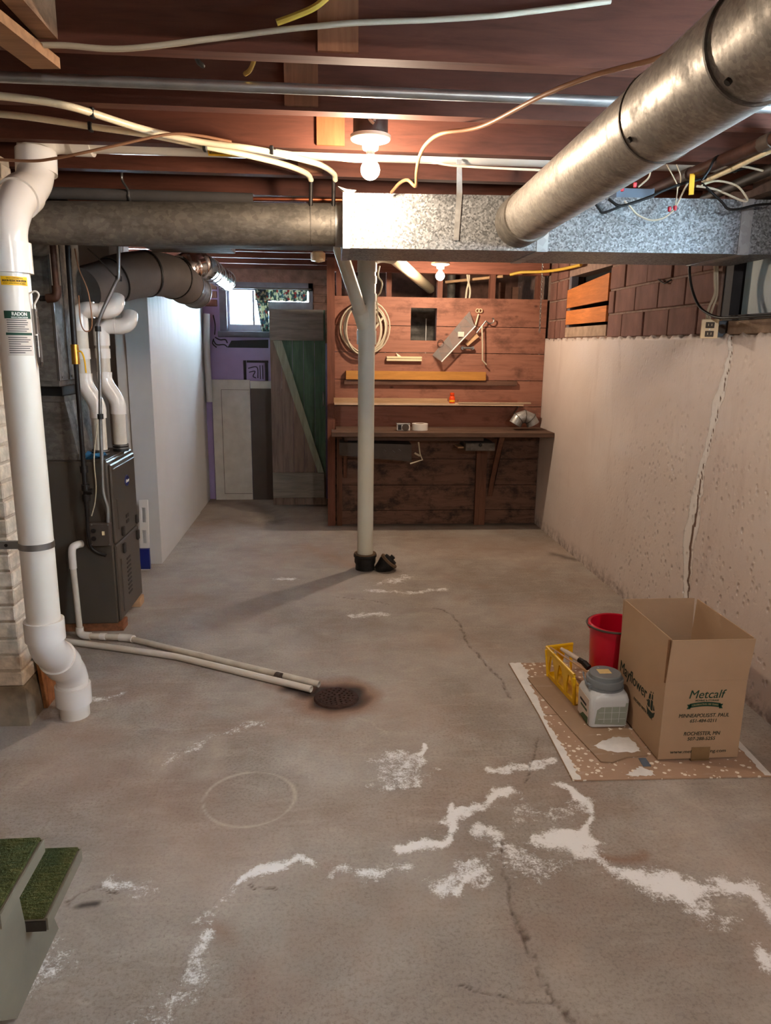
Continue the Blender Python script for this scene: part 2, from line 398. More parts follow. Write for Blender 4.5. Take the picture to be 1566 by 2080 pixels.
# ------------------------------------------------------------------ mesh builder
class MB:
    def __init__(s): s.v = []; s.f = []; s.sm = []
    def add(s, vs, fs, smooth=False):
        o = len(s.v); s.v += [Vector(p) for p in vs]
        s.f += [tuple(i + o for i in f) for f in fs]; s.sm += [smooth] * len(fs); return s
    def box(s, a, b, M4=None):
        (x0, y0, z0), (x1, y1, z1) = a, b
        vs = [(x, y, z) for z in (z0, z1) for y in (y0, y1) for x in (x0, x1)]
        if M4: vs = [M4 @ Vector(p) for p in vs]
        return s.add(vs, [(0, 2, 3, 1), (4, 5, 7, 6), (0, 1, 5, 4), (2, 6, 7, 3), (0, 4, 6, 2), (1, 3, 7, 5)])
    def hexa(s, q):  # 8 corners: bottom 4 ccw, top 4 ccw
        return s.add(q, [(3, 2, 1, 0), (4, 5, 6, 7), (0, 1, 5, 4), (1, 2, 6, 5), (2, 3, 7, 6), (3, 0, 4, 7)])
    def tube(s, pts, r, seg=12, caps=True, radii=None):
        pts = [Vector(p) for p in pts]; n = len(pts)
        rs = radii or [r] * n
        t0 = (pts[1] - pts[0]).normalized()
        nrm = t0.orthogonal().normalized(); vs = []; fs = []
        for i in range(n):
            if i == 0: t = t0
            elif i == n - 1: t = (pts[i] - pts[i - 1]).normalized()
            else:
                t = (pts[i + 1] - pts[i]).normalized() + (pts[i] - pts[i - 1]).normalized()
                t = t.normalized() if t.length > 1e-6 else (pts[i + 1] - pts[i]).normalized()
            nrm = (nrm - t * nrm.dot(t))
            nrm = nrm.normalized() if nrm.length > 1e-6 else t.orthogonal().normalized()
            b = t.cross(nrm)
            for k in range(seg):
                a = 2 * PI * k / seg
                vs.append(pts[i] + (nrm * math.cos(a) + b * math.sin(a)) * rs[i])
        for i in range(n - 1):
            for k in range(seg):
                a = i * seg + k; b2 = i * seg + (k + 1) % seg
                fs.append((a, b2, b2 + seg, a + seg))
        s.add(vs, fs, True)
        if caps:
            o = len(s.v) - len(vs)
            s.f.append(tuple(o + k for k in reversed(range(seg)))); s.sm.append(False)
            s.f.append(tuple(o + (n - 1) * seg + k for k in range(seg))); s.sm.append(False)
        return s
    def pipe(s, p0, p1, r, seg=20, thick=.006):   # hollow open-ended pipe
        p0, p1 = Vector(p0), Vector(p1); t = (p1 - p0).normalized(); a = t.orthogonal().normalized(); b = t.cross(a)
        vs = []
        for p, rr in ((p0, r), (p1, r), (p1, r - thick), (p0, r - thick)):
            vs += [p + (a * math.cos(2 * PI * k / seg) + b * math.sin(2 * PI * k / seg)) * rr for k in range(seg)]
        fs = []
        for ring in range(4):
            for k in range(seg):
                k2 = (k + 1) % seg; r1 = ring * seg; r2 = ((ring + 1) % 4) * seg
                fs.append((r1 + k, r1 + k2, r2 + k2, r2 + k))
        return s.add(vs, fs, True)
    def lathe(s, prof, c=(0, 0, 0), seg=24, M4=None, sq=None):
        vs = []; fs = []; c = Vector(c); n = len(prof)
        for r, z in prof:
            for k in range(seg):
                a = 2 * PI * k / seg
                p = Vector((r * math.cos(a), r * math.sin(a), z))
                vs.append((M4 @ p if M4 else p) + c)
        for i in range(n - 1):
            for k in range(seg):
                k2 = (k + 1) % seg
                fs.append((i * seg + k, i * seg + k2, (i + 1) * seg + k2, (i + 1) * seg + k))
        s.add(vs, fs, True)
        o = len(s.v) - len(vs)
        if prof[0][0] > 1e-5: s.f.append(tuple(o + k for k in reversed(range(seg)))); s.sm.append(False)
        if prof[-1][0] > 1e-5: s.f.append(tuple(o + (n - 1) * seg + k for k in range(seg))); s.sm.append(False)
        return s
    def prism(s, poly, ax, a, b):   # polygon in the two other axes, extruded along ax from a to b
        def put(p, v):
            return {'x': (v, p[0], p[1]), 'y': (p[0], v, p[1]), 'z': (p[0], p[1], v)}[ax]
        n = len(poly)
        vs = [put(p, a) for p in poly] + [put(p, b) for p in poly]
        fs = [tuple(range(n)), tuple(reversed(range(n, 2 * n)))]
        fs += [(i, i + n, (i + 1) % n + n, (i + 1) % n) for i in range(n)]
        return s.add(vs, fs)
    def build(s, name, mat, parent=None, bevel=0, local=False, cut=None):
        me = bpy.data.meshes.new(name)
        org = Vector((0, 0, 0))
        if parent is not None:
            if not local: org = Vector(parent.get('_org', (0, 0, 0)))
        elif not local:
            xs = [p.x for p in s.v]; ys = [p.y for p in s.v]; zs = [p.z for p in s.v]
            org = Vector(((min(xs) + max(xs)) / 2, (min(ys) + max(ys)) / 2, min(zs)))
        me.from_pydata([p - org for p in s.v], [], s.f)
        me.polygons.foreach_set('use_smooth', s.sm)
        bm = bmesh.new(); bm.from_mesh(me); bmesh.ops.recalc_face_normals(bm, faces=bm.faces)
        if bevel:
            bmesh.ops.remove_doubles(bm, verts=bm.verts, dist=1e-6)
            bmesh.ops.bevel(bm, geom=list(bm.edges), offset=bevel, segments=1, affect='EDGES', clamp_overlap=True)
        bm.to_mesh(me); bm.free()
        me.materials.append(M[mat] if isinstance(mat, str) else mat)
        if any(s.sm):
            me.set_sharp_from_angle(angle=math.radians(40))
        o = bpy.data.objects.new(name, me); C.objects.link(o)
        if parent is not None:
            o.parent = parent
            if not local: o['_org'] = tuple(org)
        else:
            o.location = org; o['_org'] = tuple(org)
        return o

def tag(o, label, cat, group=None):
    o['label'] = label; o['category'] = cat
    if group: o['group'] = group
    return o
def struct(o): o['kind'] = 'structure'; return o
def thing(name, label, cat, loc, group=None):
    o = bpy.data.objects.new(name, None); C.objects.link(o); o.location = loc; o.empty_display_size = .05
    o['_org'] = tuple(loc); return tag(o, label, cat, group)
def sempty(name, loc=(0, 0, 0)):
    o = bpy.data.objects.new(name, None); C.objects.link(o); o.location = loc; o['_org'] = tuple(loc); return struct(o)
def cr(pts, n=8):     # Catmull-Rom smoothing
    p = [Vector(q) for q in pts]; p = [p[0] * 2 - p[1]] + p + [p[-1] * 2 - p[-2]]; out = []
    for i in range(1, len(p) - 2):
        for k in range(n):
            t = k / n
            out.append(.5 * ((2 * p[i]) + (p[i + 1] - p[i - 1]) * t + (2 * p[i - 1] - 5 * p[i] + 4 * p[i + 1] - p[i + 2]) * t * t
                             + (3 * p[i] - p[i - 1] - 3 * p[i + 1] + p[i + 2]) * t ** 3))
    out.append(p[-2]); return out
def wire(name, label, cat, pts, r, mat, n=8, seg=8, group=None):
    return tag(MB().tube(cr(pts, n), r, seg).build(name, mat), label, cat, group)
def text(body, size, M4, mat, parent, name='lettering', bold=0.0, shear=0.0, width=None, depth=.0004):
    cu = bpy.data.curves.new('t', 'FONT'); cu.body = body; cu.size = size; cu.align_x = 'CENTER'; cu.align_y = 'CENTER'
    cu.offset = 0.0; cu.shear = shear; cu.extrude = depth; cu.resolution_u = 3
    ob = bpy.data.objects.new('t', cu); C.objects.link(ob)
    dg = bpy.context.evaluated_depsgraph_get()
    me = bpy.data.meshes.new_from_object(ob.evaluated_get(dg))
    bpy.data.objects.remove(ob); bpy.data.curves.remove(cu)
    xs = [v.co.x for v in me.vertices]
    if width and xs:
        k = width / (max(xs) - min(xs))
        for v in me.vertices: v.co.x *= k
    if bold > 0:      # heavier stroke: the same glyphs again, shifted by a hair
        bmt = bmesh.new(); bmt.from_mesh(me)
        for i, sh in enumerate((-.8 * bold, .8 * bold)):
            d = bmesh.ops.duplicate(bmt, geom=[f for f in bmt.faces if f.index < len(me.polygons)] if i == 0 else list(base_f))
            if i == 0: base_f = [f for f in bmt.faces if f not in set(x for x in d['geom'] if isinstance(x, bmesh.types.BMFace))]
            for vv in (x for x in d['geom'] if isinstance(x, bmesh.types.BMVert)): vv.co.x += sh; vv.co.z += .00006 * (i + 1)
        bmt.to_mesh(me); bmt.free()
    me.transform(M4); me.materials.clear(); me.materials.append(M[mat]); me.name = name
    o = bpy.data.objects.new(name, me); C.objects.link(o); o.parent = parent; return o
def curve_plate(outer, holes, ext, M4, name, mat, parent):   # flat plate with holes
    cu = bpy.data.curves.new('c', 'CURVE'); cu.dimensions = '2D'; cu.fill_mode = 'BOTH'; cu.extrude = ext
    for poly in [outer] + holes:
        sp = cu.splines.new('POLY'); sp.points.add(len(poly) - 1); sp.use_cyclic_u = True
        for pt, q in zip(sp.points, poly): pt.co = (q[0], q[1], 0, 1)
    ob = bpy.data.objects.new('c', cu); C.objects.link(ob)
    dg = bpy.context.evaluated_depsgraph_get(); me = bpy.data.meshes.new_from_object(ob.evaluated_get(dg))
    bpy.data.objects.remove(ob); bpy.data.curves.remove(cu)
    me.transform(M4); me.materials.clear(); me.materials.append(M[mat]); me.name = name
    o = bpy.data.objects.new(name, me); C.objects.link(o)
    if parent is not None: o.parent = parent
    return o
def frame(o, x, y):     # 4x4 with local x,y axes at origin o
    x = Vector(x).normalized(); y = Vector(y).normalized(); z = x.cross(y)
    mm = Matrix((x, y, z)).transposed().to_4x4(); mm.translation = o; return mm
def circ(c, r, n=20, ry=None): return [(c[0] + r * math.cos(2 * PI * k / n), c[1] + (ry or r) * math.sin(2 * PI * k / n)) for k in range(n)]

exec_parts = []

# ================================================================== STRUCTURE
def seg_dist(px, py, pts):
    d = np.full(px.shape, 1e9)
    for (ax, ay), (bx, by) in zip(pts[:-1], pts[1:]):
        vx, vy = bx - ax, by - ay; L = vx * vx + vy * vy + 1e-12
        t = np.clip(((px - ax) * vx + (py - ay) * vy) / L, 0, 1)
        d = np.minimum(d, np.hypot(px - ax - t * vx, py - ay - t * vy))
    return d
def inside(px, py, poly):
    r = np.zeros(px.shape, bool); n = len(poly); j = n - 1
    for i in range(n):
        xi, yi = poly[i]; xj, yj = poly[j]
        r ^= ((yi > py) != (yj > py)) & (px < (xj - xi) * (py - yi) / (yj - yi + 1e-12) + xi); j = i
    return r
def fpt(pp): return [tuple(P(a, b, 'z', 0.0)[:2]) for a, b in pp]
def jitter(pts, amp, n=10, seed=1):
    rng = np.random.RandomState(seed); out = []
    for a, b in zip(pts[:-1], pts[1:]):
        for k in range(n):
            t = k / n; out.append((a[0] + (b[0] - a[0]) * t + rng.uniform(-amp, amp), a[1] + (b[1] - a[1]) * t + rng.uniform(-amp, amp)))
    out.append(pts[-1]); return out
def smooth(e0, e1, x):
    t = np.clip((x - e0) / (e1 - e0), 0, 1); return t * t * (3 - 2 * t)

def vnoise(x, y, f, seed):
    rng = np.random.RandomState(seed); g = rng.rand(256, 256)
    u, v = x * f + 1000, y * f + 1000; iu, iv = np.floor(u).astype(int), np.floor(v).astype(int)
    a, b = u - iu, v - iv; a = a * a * (3 - 2 * a); b = b * b * (3 - 2 * b)
    G = lambda i, j: g[i % 256, j % 256]
    return (G(iu, iv) * (1 - a) + G(iu + 1, iv) * a) * (1 - b) + (G(iu, iv + 1) * (1 - a) + G(iu + 1, iv + 1) * a) * b
def fbm(x, y, f, seed, oct=4):
    r = 0; w = 0
    for o in range(oct): r = r + vnoise(x, y, f * 2.1 ** o, seed + o) * .62 ** o; w += .62 ** o
    return r / w
def make_floor():
    xs = np.arange(-2.1, 2.105, .0075)
    ys = np.concatenate([np.arange(-1.7, 1.1, .1), np.arange(1.1, 3.3, .0062), np.arange(3.3, 5.0, .012), np.arange(5.0, 7.3, .03)])
    X, Y = np.meshgrid(xs, ys); nx, ny = len(xs), len(ys); X = X.ravel(); Y = Y.ravel()
    wob = .012 * np.sin(X * 23 + Y * 11) + .009 * np.sin(X * 47 - Y * 39 + 1.3)
    wx, wy = X + wob, Y + .01 * np.sin(X * 31 + Y * 17)
    rag = fbm(X, Y, 16, 21, 4); pat = fbm(X, Y, 5, 77, 3)
    eff = np.zeros(X.shape)
    def bloom(pp, wd, s=1.0, poly=False):
        q = fpt(pp); s = s if s > .8 else s * .86
        d = seg_dist(wx, wy, q + ([q[0]] if poly else []))
        e = np.clip(1.12 - .62 * (d / wd + 2.3 * (rag - .5)), 0, 1) * s
        if poly: e = np.maximum(e, inside(wx, wy, q) * s * np.clip(1.6 - 1.2 * rag, 0, 1))
        e *= np.clip(.80 + .7 * (pat - .3), 0, 1.0)
        np.maximum(eff, e, out=eff)
    bloom([(1135, 1596), (1160, 1608), (1186, 1635), (1196, 1665), (1188, 1690)], .022, .98)
    bloom([(1078, 1704), (1150, 1692), (1195, 1684), (1208, 1706), (1160, 1722), (1120, 1718)], .02, 1.0, True)
    bloom([(1165, 1722), (1215, 1748), (1262, 1772), (1330, 1790), (1385, 1812), (1432, 1812)], .040, .95)
    bloom([(1432, 1812), (1465, 1800), (1515, 1800), (1566, 1842), (1600, 1870)], .035, .95)
    bloom([(1290, 1775), (1350, 1810), (1420, 1835)], .06, .66)
    bloom([(812, 1722), (850, 1716), (893, 1718), (908, 1680), (930, 1640)], .020, .95)
    bloom([(905, 1668), (960, 1645), (1000, 1618), (1045, 1605)], .026, .82)
    bloom([(500, 1792), (540, 1762), (600, 1746), (642, 1756)], .016, .9)
    bloom([(395, 1880), (440, 1835), (500, 1792)], .016, .52)
    bloom([(675, 1782), (698, 1760), (760, 1778), (830, 1760)], .022, .72)
    bloom([(900, 1800), (945, 1790), (962, 1762)], .04, .66); bloom([(940, 1805), (958, 1778)], .02, .8)
    bloom([(985, 1690), (1025, 1700)], .03, .78); bloom([(1040, 1730), (1090, 1760)], .06, .62)
    bloom([(1000, 1562), (1075, 1560), (1090, 1548), (1125, 1545)], .02, .74)
    bloom([(390, 2000), (402, 1960), (405, 1905)], .02, .64); bloom([(330, 2060), (390, 2010)], .05, .46)
    bloom([(330, 1555), (420, 1500), (520, 1470)], .03, .5)
    bloom([(770, 1185), (830, 1172)], .05, .66); bloom([(760, 1200), (830, 1205), (905, 1196)], .03, .62)
    bloom([(720, 1250), (775, 1248)], .04, .68); bloom([(560, 1178), (600, 1175)], .04, .62)
    bloom([(1180, 1640), (1120, 1660), (1060, 1650)], .05, .55)
    bloom([(760, 1545), (810, 1530), (862, 1545), (850, 1590), (780, 1600)], .03, .58, True)
    bloom([(858, 1512), (850, 1532)], .008, .9); bloom([(225, 1800), (310, 1795)], .03, .66)
    bloom([(60, 1990), (100, 1960)], .06, .5); bloom([(195, 1420), (240, 1412)], .03, .6)
    bloom([(1540, 1920), (1566, 1960)], .02, .8)
    ring = np.zeros(X.shape)
    c = P(507, 1621, 'z', 0); r = np.hypot(X - c.x, Y - c.y)
    ang = np.arctan2(Y - c.y, X - c.x)
    ring = np.maximum(ring, np.clip(1 - np.abs(r - .151) / (.007 + .003 * np.sin(ang * 3 + 1)), 0, 1) * .95)
    for pp, wd, s in [([(735, 1458), (765, 1468), (800, 1500)], .005, .6), ([(735, 1588), (760, 1588), (770, 1580)], .006, .5),
                      ([(1400, 1625), (1500, 1700)], .006, .3), ([(0, 1640), (90, 1560)], .03, .2),
                      ([(1300, 1520), (1100, 1480)], .1, .15), ([(330, 1560), (345, 1510), (440, 1500), (420, 1570)], .07, .45)]:
        ring = np.maximum(ring, np.clip(1 - seg_dist(wx, wy, fpt(pp)) / wd, 0, 1) * s)
    crack = np.zeros(X.shape)
    for i, (pp, wd) in enumerate([([(880, 1235), (905, 1240), (935, 1265), (945, 1300), (980, 1340), (1015, 1380), (1040, 1420)], .009),
                   ([(1095, 1500), (1080, 1560), (1068, 1590)], .005),
                   ([(1018, 1700), (1026, 1780), (1040, 1850), (1055, 1890), (1078, 1940), (1100, 1990), (1130, 2040), (1162, 2078)], .0055),
                   ([(1045, 1862), (1058, 1890), (1072, 1905)], .012), ([(1140, 2055), (1165, 2085)], .011),
                   ([(1130, 2042), (1040, 2025), (930, 2000)], .0045), ([(130, 1838), (165, 1812), (195, 1803), (235, 1816)], .006),
                   ([(680, 1212), (760, 1220), (790, 1228)], .006), ([(500, 1800), (560, 1806)], .004)]):
        d = seg_dist(X, Y, jitter(fpt(pp), .008, 7, i))
        crack = np.maximum(crack, np.clip(1.25 - d / (wd * .72), 0, 1))
    dc = P(683, 1417, 'z', 0); dr = np.hypot(wx - dc.x, wy - dc.y)
    rust = np.clip(1.3 - (dr - .08) / .11, 0, 1)
    rust = np.maximum(rust, np.clip(1.2 - seg_dist(wx, wy, fpt([(575, 1392), (640, 1412)])) / .07, 0, 1) * .7)
    rust = np.maximum(rust, np.clip(1 - seg_dist(wx, wy, fpt([(425, 1885), (450, 1895)])) / .06, 0, 1) * .5)
    rust = np.maximum(rust, np.clip(1 - seg_dist(wx, wy, fpt([(1225, 1742), (1300, 1742)])) / .03, 0, 1) * .6)
    dark = np.clip(1.3 - np.abs(dr - .092) / .042, 0, 1) * .95
    dark = np.maximum(dark, np.clip(1.25 - seg_dist(wx, wy, fpt([(590, 1398), (648, 1416)])) / .05, 0, 1) * .95)
    dark = np.maximum(dark, np.clip(1.1 - seg_dist(wx, wy, [(.05, 6.0), (1.78, 6.0)]) / .10, 0, 1) * .7)  # shade under the bench, painted into the floor along the wall base
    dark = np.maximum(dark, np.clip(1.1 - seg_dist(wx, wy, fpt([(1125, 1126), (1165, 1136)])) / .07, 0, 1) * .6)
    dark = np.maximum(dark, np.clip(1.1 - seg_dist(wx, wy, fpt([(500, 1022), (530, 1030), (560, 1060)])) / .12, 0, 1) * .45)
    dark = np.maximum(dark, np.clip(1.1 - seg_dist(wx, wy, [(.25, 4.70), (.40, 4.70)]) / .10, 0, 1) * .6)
    dark = np.maximum(dark, np.clip(1.2 - seg_dist(wx, wy, fpt([(165, 1837), (180, 1840)])) / .012, 0, 1) * .9)
    cp = fpt([(300, 2090), (405, 1960), (412, 1900), (500, 1800), (600, 1765), (700, 1775), (900, 1770), (1050, 1745), (1200, 1770), (1300, 1830), (1580, 1860), (1700, 2120), (300, 2200)])
    cloud = np.clip((fbm(X, Y, 1.6, 5, 5) - .42) * 3.2, 0, 1); stain = np.clip((fbm(X, Y, 2.3, 55, 5) - .5) * 4, 0, 1)
    coarse = np.where(inside(wx, wy, cp), 1, 0) * np.clip(seg_dist(wx, wy, cp + [cp[0]]) / .05, 0, 1)
    tan = stain * .35
    for pp, wd, s in [([(120, 1560), (300, 1600), (420, 1720)], .3, .5), ([(950, 1600), (800, 1660)], .15, .35), ([(60, 1480), (200, 1500)], .16, .5),
                      ([(620, 1110), (720, 1150)], .12, .5), ([(1000, 1110), (1150, 1120)], .4, .35), ([(500, 1660), (700, 1660)], .2, .3)]:  # first strip here: reddish cast shadow of the drain stack, painted on
        tan = np.maximum(tan, np.clip(1 - seg_dist(wx, wy, fpt(pp)) / wd, 0, 1) ** .7 * s)
    Z = -.004 * np.clip(crack, 0, 1) + .0015 * eff
    Z -= .006 * np.clip(1 - dr / .2, 0, 1)
    me = bpy.data.meshes.new('floor')
    idx = np.arange(nx * ny).reshape(ny, nx)
    q = np.stack([idx[:-1, :-1], idx[:-1, 1:], idx[1:, 1:], idx[1:, :-1]], -1).reshape(-1, 4)
    me.vertices.add(nx * ny); me.vertices.foreach_set('co', np.stack([X, Y, Z], 1).astype(np.float32).ravel())
    me.loops.add(q.size); me.loops.foreach_set('vertex_index', q.ravel().astype(np.int32))
    me.polygons.add(len(q)); me.polygons.foreach_set('loop_start', np.arange(0, q.size, 4, dtype=np.int32))
    me.polygons.foreach_set('use_smooth', np.ones(len(q), bool))
    me.update(calc_edges=True)
    for nm, arr in dict(eff=eff, ring=ring, crack=crack, rust=rust, dark=dark, coarse=coarse, tan=tan, cloud=cloud).items():
        a = me.attributes.new(nm, 'FLOAT', 'POINT'); a.data.foreach_set('value', arr.astype(np.float32))
    me.materials.append(M['floor'])
    o = bpy.data.objects.new('floor', me); C.objects.link(o); struct(o); o['label'] = 'stained grey concrete floor with white salt bloom and cracks'
    return o
make_floor()
struct(MB().box((-2.2, -1.8, -.2), (2.2, 7.4, -.03)).build('floor_slab', 'plainwall'))['label'] = 'concrete slab below the floor surface'

RW = 1.785
def make_pink():
    ys = np.concatenate([np.arange(-1.7, 2.2, .1), np.arange(2.2, 6.06, .011), np.arange(6.06, 7.2, .1)])
    zs = np.concatenate([np.arange(-.02, 1.54, .0125), [1.548]])
    Yg, Zg = np.meshgrid(ys, zs); nx, ny = len(ys), len(zs); Y = Yg.ravel(); Z = Zg.ravel().copy()
    wp = lambda pp: [(P(a, b, 'x', RW).y, P(a, b, 'x', RW).z) for a, b in pp]
    line = wp([(1483, 680), (1479, 725), (1470, 765), (1456, 820), (1441, 880), (1432, 915), (1421, 960), (1413, 1010), (1405, 1060), (1398, 1110), (1396, 1160), (1395, 1215), (1394, 1260)])
    dj = seg_dist(Y, Z, jitter(line, .012, 5, 3))
    wz = .010 + .026 * np.exp(-((Z - .62) / .28) ** 2) + .012 * np.exp(-((Z - 1.25) / .12) ** 2)
    crack = np.clip(1.5 - dj / (wz * 1.7), 0, 1)
    core = np.clip(1.2 - seg_dist(Y, Z, jitter([(a - .012, b) for a, b in line], .012, 5, 4)) / (.004 + .010 * np.exp(-((Z - .5) / .3) ** 2)), 0, 1)
    rough = smooth(5.0, 3.6, Y) * (.35 + .65 * smooth(1.35, .8, Z)) + .25 * smooth(.6, .1, Z)
    grime = np.clip(1.1 - Z / .10, 0, 1) * .8 + np.clip((Z - 1.53) / .02, 0, 1) * .6
    grime = np.maximum(grime, np.clip(1 - seg_dist(Y, Z, wp([(1258, 690), (1258, 760)])) / .03, 0, 1) * .35)
    Xx = np.full(Y.shape, RW) + .004 * np.sin(Y * 5.1 + Z * 3) * rough + .006 * crack - .012 * core * 0
    top = Z > 1.545
    Z[top] += .006 * np.sin(Y[top] * 41) + .005 * np.sin(Y[top] * 97 + 2)
    me = bpy.data.meshes.new('wall_right'); idx = np.arange(nx * ny).reshape(ny, nx)
    q = np.stack([idx[:-1, :-1], idx[1:, :-1], idx[1:, 1:], idx[:-1, 1:]], -1).reshape(-1, 4)
    # thickness: top lip and back
    V = np.stack([Xx, Y, Z], 1)
    lip = V[top].copy(); lip[:, 0] += .2
    tb = np.where(top)[0]; n0 = len(V)
    V = np.concatenate([V, lip])
    q2 = np.stack([tb[:-1], n0 + np.arange(len(tb) - 1), n0 + np.arange(1, len(tb)), tb[1:]], -1)
    q = np.concatenate([q, q2])
    me.from_pydata(V.tolist(), [], q.tolist())
    me.polygons.foreach_set('use_smooth', np.ones(len(q), bool))
    pad = lambda a: np.concatenate([a, a[tb]]).astype(np.float32)
    for nm, arr in dict(crack=crack, crackcore=core, rough=rough, grime=grime).items():
        at = me.attributes.new(nm, 'FLOAT', 'POINT'); at.data.foreach_set('value', pad(arr))
    me.materials.append(M['pink'])
    o = bpy.data.objects.new('wall_right', me); C.objects.link(o); struct(o)
    o['label'] = 'pale pink painted plaster wall with a long vertical crack'
    return o
wall_right = make_pink(); wall_right['_org'] = (0, 0, 0)
MB().box((RW + .06, -1.7, -.1), (RW + .3, 7.2, 1.545)).build('wall_core', 'plainwall', wall_right)

# upper right wall: clay tile blocks in mortar, with window openings
UX = RW + .012
wall_upper = sempty('wall_right_upper'); wall_upper['label'] = 'reddish clay tile block wall above the pink plaster'
ZT = 2.35
opens = [(4.72, 5.56, 1.60, 2.0), (2.50, 3.37, 1.62, 2.12), (1.05, 2.0, 1.62, 2.12)]
def upper_box(y0, y1, z0, z1): MB().box((UX + .010, y0, z0), (UX + .19, y1, z1)).build('mortar_bed', 'mortar', wall_upper)
ycuts = [7.2, 5.56, 4.72, 3.37, 2.50, 2.0, 1.05, -1.7]
for a, b in zip(ycuts[1:], ycuts[:-1]):
    op = [o for o in opens if abs(o[0] - a) < .01]
    if op: upper_box(a, b, 1.548, op[0][2]); upper_box(a, b, op[0][3], ZT)
    else: upper_box(a, b, 1.548, ZT)
bl_mesh = {}
def block(y0, y1, z0, z1, i):
    key = (round(y1 - y0, 3), round(z1 - z0, 3))
    if key not in bl_mesh:
        o = MB().box((0, 0, 0), (.10, y1 - y0, z1 - z0)).build('clay_block', 'clay', wall_upper, .004, True); bl_mesh[key] = o.data
    else:
        o = bpy.data.objects.new('clay_block', bl_mesh[key]); C.objects.link(o); o.parent = wall_upper
    o.location = (UX + random.uniform(-.004, .004), y0, z0)
BH = .135; gapm = .012
for row in range(5):
    z0 = 1.556 + row * (BH + gapm); z1 = min(z0 + BH, ZT - .01)
    if z0 > 2.2: break
    off = .0 if row % 2 else .155
    y = 3.385
    edges = [3.385]
    yy = 3.385 + (off if off else .30)
    while yy < 4.70: edges.append(yy); yy += .312
    edges.append(4.715)
    for a, b in zip(edges[:-1], edges[1:]):
        if b - a > .05: block(a + gapm / 2, b - gapm / 2, z0, z1, row)
    for a, b in ((5.57, 5.77), (5.78, 6.0)) if row % 2 else ((5.57, 5.68), (5.69, 5.90), (5.91, 6.0)):
        block(a, b, z0, z1, row)
    for a, b in ((2.02, 2.25), (2.26, 2.49)): block(a, b, z0, z1, row)

# boarded window (plywood strips)
win = sempty('window_1'); win['label'] = 'small basement window boarded with orange plywood strips'
MB().box((UX + .12, 4.72, 1.60), (UX + .16, 5.56, 2.0)).build('backing', 'blackgap', win)
MB().box((UX - .004, 4.74, 1.655), (UX + .014, 5.55, 1.755)).build('plywood_strip', 'plywood', win)
MB().prism([(5.55, 1.775), (4.73, 1.785), (4.73, 1.955), (5.55, 1.905)], 'x', UX - .004, UX + .014).build('plywood_strip', 'plywood', win)
MB().box((UX + .0, 4.73, 1.565), (UX + .10, 5.56, 1.635)).build('sill', 'concrete_sill', win)
MB().box((UX + .01, 5.51, 1.635), (UX + .06, 5.56, 2.0)).build('jamb', 'frame_old', win)
# dark painted window by the outlet
win = sempty('window_2'); win['label'] = 'dark basement window with pale blue painted pane above the outlet'
MB().box((UX + .14, 2.5, 1.62), (UX + .18, 3.37, 2.12)).build('backing', 'blackgap', win)
MB().box((UX + .02, 3.29, 1.62), (UX + .10, 3.36, 2.12)).build('jamb', 'windark', win)
MB().box((UX + .06, 3.00, 1.632), (UX + .085, 3.26, 2.10)).build('painted_pane', 'bluepane', win)
MB().box((UX + .04, 2.965, 1.632), (UX + .10, 3.00, 2.10)).build('mullion', 'windark', win)
MB().box((UX + .10, 2.52, 1.632), (UX + .106, 2.965, 2.10)).build('pane', clear_m('dark_glass', S(20, 40, 60), .1, .8), win)
MB().box((UX - .004, 2.5, 1.612), (UX + .12, 3.30, 1.634)).build('sill_board', 'windark', win)
MB().box((UX - .010, 2.5, 1.552), (UX + .12, 3.235, 1.61), ).build('sill_block', 'concrete_sill', win, .004)
MB().add([(UX + .05, 2.95, 1.64), (UX + .05, 2.90, 1.64), (UX + .04, 2.89, 1.72), (UX + .055, 2.905, 1.80), (UX + .05, 2.925, 1.80), (UX + .06, 2.95, 1.72),
          (UX + .055, 2.95, 1.64), (UX + .055, 2.90, 1.64), (UX + .045, 2.89, 1.72), (UX + .06, 2.905, 1.80), (UX + .055, 2.925, 1.80), (UX + .065, 2.95, 1.72)],
         [(0, 1, 2, 5), (5, 2, 3, 4), (11, 8, 7, 6), (10, 9, 8, 11), (0, 6, 7, 1), (1, 7, 8, 2), (2, 8, 9, 3), (3, 9, 10, 4), (4, 10, 11, 5), (5, 11, 6, 0)]).build('torn_plastic', 'bluepane', win)
# clear daylight window beside the camera
win = sempty('window_3'); win['label'] = 'clear basement window letting daylight in'
MB().box((UX + .09, 1.05, 1.62), (UX + .095, 2.0, 2.12)).build('pane', 'glass', win)
for y in (1.05, 1.505, 1.96): MB().box((UX + .06, y, 1.62), (UX + .12, y + .04, 2.12)).build('sash_bar', 'sash', win)
for z in (1.62, 2.08): MB().box((UX + .06, 1.09, z), (UX + .12, 1.96, z + .04)).build('sash_rail', 'sash', win)

